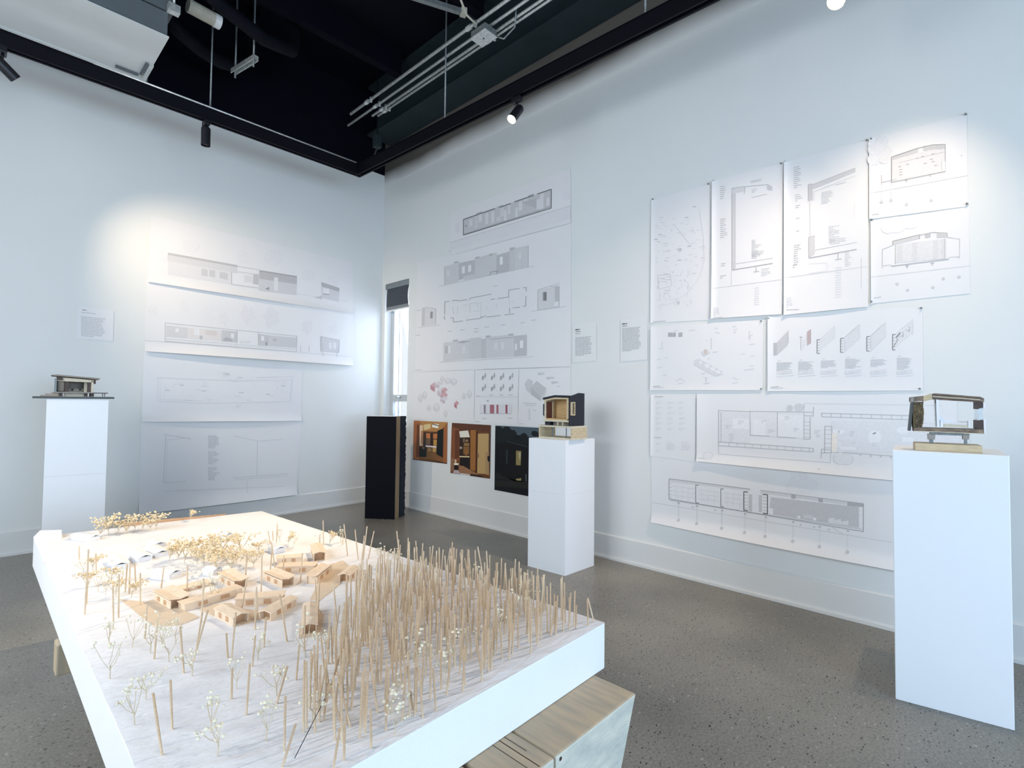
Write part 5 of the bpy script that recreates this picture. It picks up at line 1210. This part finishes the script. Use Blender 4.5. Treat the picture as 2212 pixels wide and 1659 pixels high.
for (x, a, b) in ((1485,800,895),(1570,785,890),(1690,770,880),(1735,765,878)): S.quad(z((x,a),(x+30,a-6),(x+30,b-5),(x,b)), .82, .0018)
S.line(*z((1475,795))[0], *z((1475,905))[0], 1, .64); S.line(*z((1756,758))[0], *z((1756,875))[0], 1.1, .6); S.pl(z((1400,930),(1400,822),(1460,798)), 1, .68); S.pl(z((1772,752),(1843,762),(1843,868),(1830,872)), 1, .66)
S.line(*z((1450,918))[0], *z((1780,878))[0], 2.2, .6); S.line(*z((1400,915))[0], *z((1450,910))[0], 1, .7); S.line(*z((1780,868))[0], *z((1843,862))[0], 1, .68)
for (x, y) in ((1542,920),(1686,905)): S.line(*z((x,y-4))[0], *z((x,y+10))[0], 1.5, .58); S.line(*z((x-10,y-4))[0], *z((x+10,y-6))[0], 1.4, .58)
S.line(*z((1335,980))[0], *z((1905,915))[0], .8, .74)
for (x, y) in ((1485,1020),(1545,1055),(1690,1040),(1750,990),(1840,980)): S.ell(*z((x,y))[0], 3.4, 3.0, .76)
S.line(*z((1352,1100))[0], *z((1392,1094))[0], 1.2, .62); S.done()
S = Sheet('drawing_sheet', 'sheet of small floating parts in the middle row of the right group', 'drawing', 'R', [(1407, 706), (1649, 691), (1648, 843), (1406, 843)], base=.004, side=.008, curl=.008)
for (x, w) in ((170,10),(180,14),(196,18),(230,22)): S.quad(z((x,1300),(x+w,1298),(x+w,1322),(x,1324)), .58)
S.poly(z((318,1460),(345,1448),(480,1520),(480,1540),(440,1550),(320,1485)), .83)
for k in range(4): S.poly(z((345+k*32,1465+k*17),(370+k*32,1462+k*17),(378+k*32,1485+k*17),(352+k*32,1482+k*17)), .93, .002)
S.poly(z((360,1410),(395,1398),(412,1415),(375,1435)), .82); S.poly(z((375,1400),(390,1392),(392,1425),(378,1425)), (.8,.74,.72), .002)
for (x, y, l) in ((120,1392,26),(105,1455,22),(152,1444,16),(105,1502,34),(140,1545,22),(225,1594,30),(372,1593,38),(538,1590,36),(610,1514,56),(640,1492,24),(588,1423,22),(635,1368,36),(425,1412,26),(395,1450,18),(385,1345,10),(358,1535,24),(290,1288,36),(205,1290,20),(440,1275,14),(642,1435,28),(540,1264,20)): ticks(S, ((x, y, l),), .76, 1.1)
for a in (((548,1282),(570,1278)),((545,1290),(560,1300)),((440,1295),(470,1302)),((635,1290),(640,1340)),((630,1330),(655,1310)),((418,1330),(418,1395)),((135,1350),(135,1380)),((215,1580),(240,1560)),((240,1560),(268,1582)),((375,1555),(398,1560)),((385,1560),(390,1585)),((540,1555),(572,1570))): S.line(*z(a[0])[0], *z(a[1])[0], 1, .78)
S.line(*z((85,1608))[0], *z((125,1606))[0], 1.4, .62); S.line(*z((85,1616))[0], *z((145,1614))[0], 1, .7); S.done()
S = Sheet('drawing_sheet', 'sheet with six slanted wall diagrams in a row on the right group', 'drawing', 'R', [(1659, 685), (1993, 662), (1995, 844), (1659, 845)], base=.003, side=.008, curl=.010)
for k, (x, y0, y1, xr, yt) in enumerate(((775,1358,1430,862,1285),(925,1325,1402,990,1278),(1025,1340,1418,1125,1262),(1160,1332,1412,1270,1250),(1310,1322,1405,1418,1240),(1458,1310,1398,1575,1225))):
    hgt = y1-y0
    if k == 0:
        S.poly(z((x+18,y0),(xr,yt),(xr,yt+hgt),(x+18,y1)), .74)
        for j in range(6): S.line(*z((x+18+j*12, y0-j*10))[0], *z((x+18+j*12, y1-j*10))[0], .7, .62)
        S.quad(z((x,y0),(x+17,y0),(x+17,y1),(x,y1)), .64)
    elif k == 1:
        S.poly(z((xr-22,yt+16),(xr,yt),(xr,yt+hgt+4),(xr-22,yt+hgt+20)), (.74,.68,.68)); S.line(*z((x+8,y0))[0], *z((x+8,y1))[0], 1, .66); S.line(*z((x,y0))[0], *z((x+15,y0))[0], 1.3, .5); S.poly(z((x+20,y0+20),(xr-24,yt+24),(xr-24,yt+70),(x+20,y1-5)), .88)
    else:
        S.pl(z((x+16,y0),(x,y0),(x,y1),(x+16,y1)), 1.6, .46)
        for j in range(5): S.line(*z((x+16,y0+j*hgt/5))[0], *z((xr, yt+j*hgt/5))[0], .7, .80); S.line(*z((x,y0+j*hgt/5))[0], *z((x+14,y0+j*hgt/5))[0], 1, .55)
        if k in (3, 4): S.poly(z((x+24,y0),(xr,yt),(xr,yt+hgt),(x+24,y1)), .86, .001)
        S.line(*z((xr,yt))[0], *z((xr,yt+hgt))[0], .7, .82)
        if k == 5:
            S.poly(z((1475,1325),(1502,1295),(1504,1305),(1480,1332)), .5); S.pl(z((1500,1320),(1520,1320),(1518,1295)), 1, .58); S.pl(z((1535,1285),(1555,1290),(1555,1265)), 1, .6); S.line(*z((1462,1385))[0], *z((1490,1335))[0], 1.2, .5)
for k, (x, y) in enumerate(((793,1472),(918,1468),(1048,1462),(1187,1452),(1333,1455),(1484,1446))):
    S.text(*z((x+8, y-12))[0], 12, 0, 1, 3, .72, 1, 80+k); S.text(*z((x, y))[0], 34, -.02, [8,9,7,9,7,11][k], 2.4, .66, 1.1, 90+k, .35); S.quad(z((x,1520),(x+88,1510),(x+88,1532),(x,1540)), .86); S.text(*z((x+25,1525))[0], 15, 0, 2, 3, .74, 1, 100+k); S.line(*z((x,1552))[0], *z((x+98,1544))[0], .9, .76)
S.line(*z((760,1612))[0], *z((806,1608))[0], 1.4, .62); S.line(*z((760,1620))[0], *z((832,1616))[0], 1, .7); S.done()
z = Zm(1380, 800, .3761)
S = Sheet('drawing_sheet', 'small schedule sheet of tiny notes at the left of the right group', 'drawing', 'R', [(1407, 853), (1504, 851), (1502, 998), (1406, 984)], base=.004, side=.006)
S.line(*z((92,152))[0], *z((140,152))[0], 1.5, .62)
for r_ in range(6):
    for c in range(3): S.text(*z((100+c*66, 182+r_*30))[0], 15, .02, 2, 3.2, .82, 1, 120+r_*3+c, .3)
S.line(*z((92,385))[0], *z((130,387))[0], 1.4, .66)
for c in range(2):
    S.ell(*z((185+c*88,438))[0], 9, 8, .88); S.text(*z((160+c*85,410))[0], 18, .02, 5, 4, .82, 1, 140+c, .5)
S.text(*z((100,420))[0], 14, .03, 1, 3, .78, 1, 150); S.text(*z((100,462))[0], 14, .03, 1, 3, .78, 1, 151); S.done()
zTopA = onx(1507, 851, XR); 
def at(px, zz):   # picture row where a given wall height lies at column px
    lo, hi = 0.0, H*1.4
    for _ in range(50):
        mid = (lo+hi)/2
        if onx(px, mid, XR).z > zz: lo = mid
        else: hi = mid
    return lo
zb9 = onx(1507, 996, XR).z; RX = 2068
S = Sheet('drawing_sheet', 'long floor plan sheet of the right group running behind the plinth model', 'drawing', 'R', [(1507, 851), (RX, at(RX, zTopA.z)), (RX, at(RX, onx(1925, 1037, XR).z)), (1507, 996)], base=.004, side=.010, curl=.03)
S.quad(z((460,228),(640,236),(640,420),(460,412)), .89); S.quad(z((640,238),(950,245),(950,390),(640,372)), .91); S.quad(z((1110,290),(1900,300),(1900,480),(1110,470)), .89)
for (a, b, c, d) in ((540,275,632,335),(655,280,728,372),(800,255,948,385)): S.quad(z((a,b),(c,b+5),(c,d+4),(a,d)), .95, .0016)
for a in (((460,230),(640,238)),((640,232),(642,375)),((642,372),(752,378)),((797,240),(797,382)),((797,382),(905,388)),((950,245),(948,395)),((948,260),(1005,262)),((1005,210),(1003,262)),((460,228),(460,435)),((474,240),(474,412)),((460,410),(1003,448)),((460,432),(1003,468)),((1003,448),(1003,468)),((985,270),(985,395)),((948,395),(985,395)),
          ((1070,320),(1068,475)),((1110,322),(1108,475)),((1070,320),(1110,322)),((1050,452),(1110,458)),((1050,452),(1048,505)),((1050,475),(1110,472)),((1050,246),(1560,260)),((1052,266),(1560,284)),((1050,246),(1052,266)),((1110,468),(1460,492)),((640,236),(1000,240))): S.line(*z(a[0])[0], *z(a[1])[0], 1.2, .58)
S.pl(z((460,435),(460,480),(1100,530),(1102,475)), .9, .72); S.pl(z((948,240),(952,190),(1740,202)), .8, .74)
for k in range(11): x = 520+k*46; S.line(*z((x, 415+k*3))[0], *z((x, 436+k*3))[0], .9, .64)
for k in range(5): S.line(*z((948,295+k*22))[0], *z((985,297+k*22))[0], .8, .64); S.line(*z((1070,340+k*26))[0], *z((1110,342+k*26))[0], .8, .62)
for k in range(9): x = 1105+k*58; S.line(*z((x, 248+k*1.5))[0], *z((x, 268+k*1.6))[0], .9, .62)
S.ell(*z((868,217))[0], 7, 7, .80); S.ell(*z((922,212))[0], 10, 8.5, .80); S.ell(*z((868,217))[0], 2, 2, .74, 8, .002); S.ell(*z((1355,385))[0], 14, 16, .95, 14); S.quad(z((1115,340),(1180,343),(1178,365),(1115,362)), .95, .002); S.ell(*z((1150,352))[0], 2, 3, .7, 8, .0022)
S.ell(*z((1520,345))[0], 14, 8, .95, 14, .0018); S.quad(z((1510,382),(1580,385),(1580,412),(1510,410)), .95, .002)
S.line(*z((1345,365))[0], *z((1362,358))[0], 3.2, .5)
for (x, y, n) in ((500,315,3),(520,365,6),(745,340,3),(1010,345,3),(1020,372,2),(1212,350,4),(570,290,3),(705,290,2),(890,335,3),(1340,418,3),(1225,418,1),(840,265,3)): S.text(*z((x,y))[0], 14, .03, n, 3.2, .70, 1, 160+x, .4)
for (x, y, r_) in ((1160,505,45),(1195,510,40),(1150,425,30),(400,490,30)): S.ell(*z((x,y))[0], r_*.36, r_*.3, .90); S.pl([(1380+.3761*(x+r_*math.cos(t*.9)), 800+.3761*(y+r_*.8*math.sin(t*.9))) for t in range(7)], .7, .78, True)
S.quad(z((1110,360),(1140,362),(1138,470),(1108,468)), (.93,.90,.86), .0016); S.quad(z((1155,435),(1250,440),(1248,460),(1155,455)), .94, .002); S.line(*z((345,502))[0], *z((380,505))[0], 1.2, .62); S.line(*z((1030,565))[0], *z((1045,566))[0], 1.2, .7)
for k in range(5): S.line(*z((1275+k*58,482+k*4))[0], *z((1275+k*58,492+k*4))[0], 1.6, .62)
S.done()
zt10 = onx(1407, 984, XR).z
S = Sheet('drawing_sheet', 'lowest long sheet of the right group, building section with a grey half', 'drawing', 'R', [(1407, 984), (RX, at(RX, zt10)), (RX, at(RX, onx(1925, 1229, XR).z)), (1408, 1127)], base=.0025, curl=.05)
for (x, y, r_) in ((930,645,70),(890,670,50),(980,660,50),(910,615,40)): S.ell(*z((x,y))[0], r_*.38, r_*.32, .895)
S.quad(z((175,622),(1290,765),(1290,925),(175,738)), .91)
S.quad(z((760,728),(1265,785),(1265,905),(745,825)), .72); S.quad(z((175,622),(640,680),(640,692),(175,640)), .80); S.quad(z((700,688),(1290,765),(1290,785),(700,705)), .80)
for (x, y) in ((888,722),(1044,742)): S.quad(z((x-12,y-10),(x+14,y-8),(x+14,y+16),(x-12,y+14)), .58, .002)
S.quad(z((1198,752),(1290,764),(1290,785),(1198,778)), .60, .002)
S.pl(z((175,622),(175,738),(1290,925),(1290,765)), 1.3, .5); S.line(*z((175,622))[0], *z((640,682))[0], 1.2, .5); S.line(*z((700,688))[0], *z((1290,765))[0], 1.2, .55); S.line(*z((180,745))[0], *z((1280,912))[0], 1.6, .66)
for (x, y0, y1) in ((328,658,760),(472,680,782)): S.pl(z((x+18,y0+2),(x,y0),(x,y1),(x+18,y1+2)), 1.7, .45)
S.pl(z((628,700),(604,696),(604,802),(628,806)), 2.2, .32); S.pl(z((712,712),(740,714),(740,824),(714,820)), 2.2, .32)
for k in range(5): S.line(*z((178,650+k*20))[0], *z((190,652+k*20))[0], 1, .58); S.line(*z((606,715+k*19))[0], *z((626,717+k*19))[0], .9, .6); S.line(*z((714,728+k*19))[0], *z((738,731+k*19))[0], .9, .55); S.quad(z((1266,792+k*24),(1284,794+k*24),(1284,806+k*24),(1266,804+k*24)), .92, .0022)
for (x0, x1) in ((195,320),(345,465),(490,595)):
    for k in range(3): y = 665+(x0-195)*.13+k*26; S.line(*z((x0, y))[0], *z((x1, y+(x1-x0)*.13))[0], .7, .76)
    for k in range(3): xx = x0+20+k*35; yy = 660+(xx-195)*.13; S.line(*z((xx, yy))[0], *z((xx, yy+80))[0], .6, .80)
S.quad(z((632,710),(652,712),(652,812),(632,810)), .72, .0018); S.quad(z((690,715),(708,717),(708,815),(690,812)), .72, .0018); S.quad(z((745,790),(772,794),(772,826),(745,822)), .93, .002)
S.quad(z((912,834),(928,836),(928,850),(912,848)), .95, .002); S.quad(z((1002,844),(1020,846),(1020,862),(1002,860)), .95, .002); S.poly(z((1090,850),(1120,845),(1130,860),(1160,852),(1165,868),(1205,862),(1205,890),(1090,875)), .88, .002); S.quad(z((945,826),(1000,832),(1000,855),(945,848)), .80, .002)
S.line(*z((75,758))[0], *z((1455,988))[0], .8, .70); S.line(*z((1110,900))[0], *z((1180,945))[0], .7, .7)
for (x, y) in ((230,860),(335,880),(478,906),(610,930),(728,952),(886,980),(1040,1010),(1200,1040)): S.ell(*z((x,y))[0], 3.6, 3.4, .72); S.line(*z((x,y-100))[0], *z((x,y-10))[0], .5, .82)
for (x, y) in ((230,762),(335,780),(480,805),(612,825),(730,845),(888,872),(1040,898),(1202,922)): S.poly(z((x,y-8),(x+8,y+4),(x-8,y+2)), .6)
for (x, y) in ((310,785),(440,802),(930,886),(1008,900),(1092,914)): S.ell(*z((x,y))[0], 1.8, 1.8, .68)
S.text(*z((80,858))[0], 8, .02, 2, 3, .62, 1, 190); S.done()
# small steel pins that hold the sheets of the right group
PIN = MB().tube([(0, 0, 0), (-.006, 0, 0)], .006, 8).tube([(-.006, 0, 0), (-.018, .002, .004)], .0016, 5).mesh('pin', 'galv_dull')
pins = [(1411, 431), (1531, 398), (1543, 392), (1688, 354), (1697, 351), (1873, 304), (1882, 301), (2086, 248), (2089, 441), (1883, 476), (1883, 652), (1990, 666), (1987, 840), (1645, 694), (1661, 688), (1645, 840)]
whr = ['at the upper left corner of the site plan sheet', 'at the upper right corner of the site plan sheet', 'at the upper left corner of the bracket section sheet', 'at the upper right corner of the bracket section sheet',
       'at the upper left corner of the sloped roof section sheet', 'at the upper right corner of the sloped roof section sheet', 'at the upper left corner of the highest sheet', 'at the upper right corner of the highest sheet',
       'at the lower right corner of the highest sheet', 'at the upper left corner of the two room section sheet', 'at the lower left corner of the two room section sheet', 'at the upper right corner of the six diagram sheet',
       'at the lower right corner of the six diagram sheet', 'at the upper right corner of the floating parts sheet', 'at the upper left corner of the six diagram sheet', 'at the lower right corner of the floating parts sheet']
for i, (x, y) in enumerate(pins):
    p = onx(x, y, XR); o = bpy.data.objects.new('wall_pin', PIN); link(o); o.location = (XR-.004, p.y, p.z)
    tag(o, 'tiny steel pin '+whr[i], 'pin', 'pins holding the right drawing group')
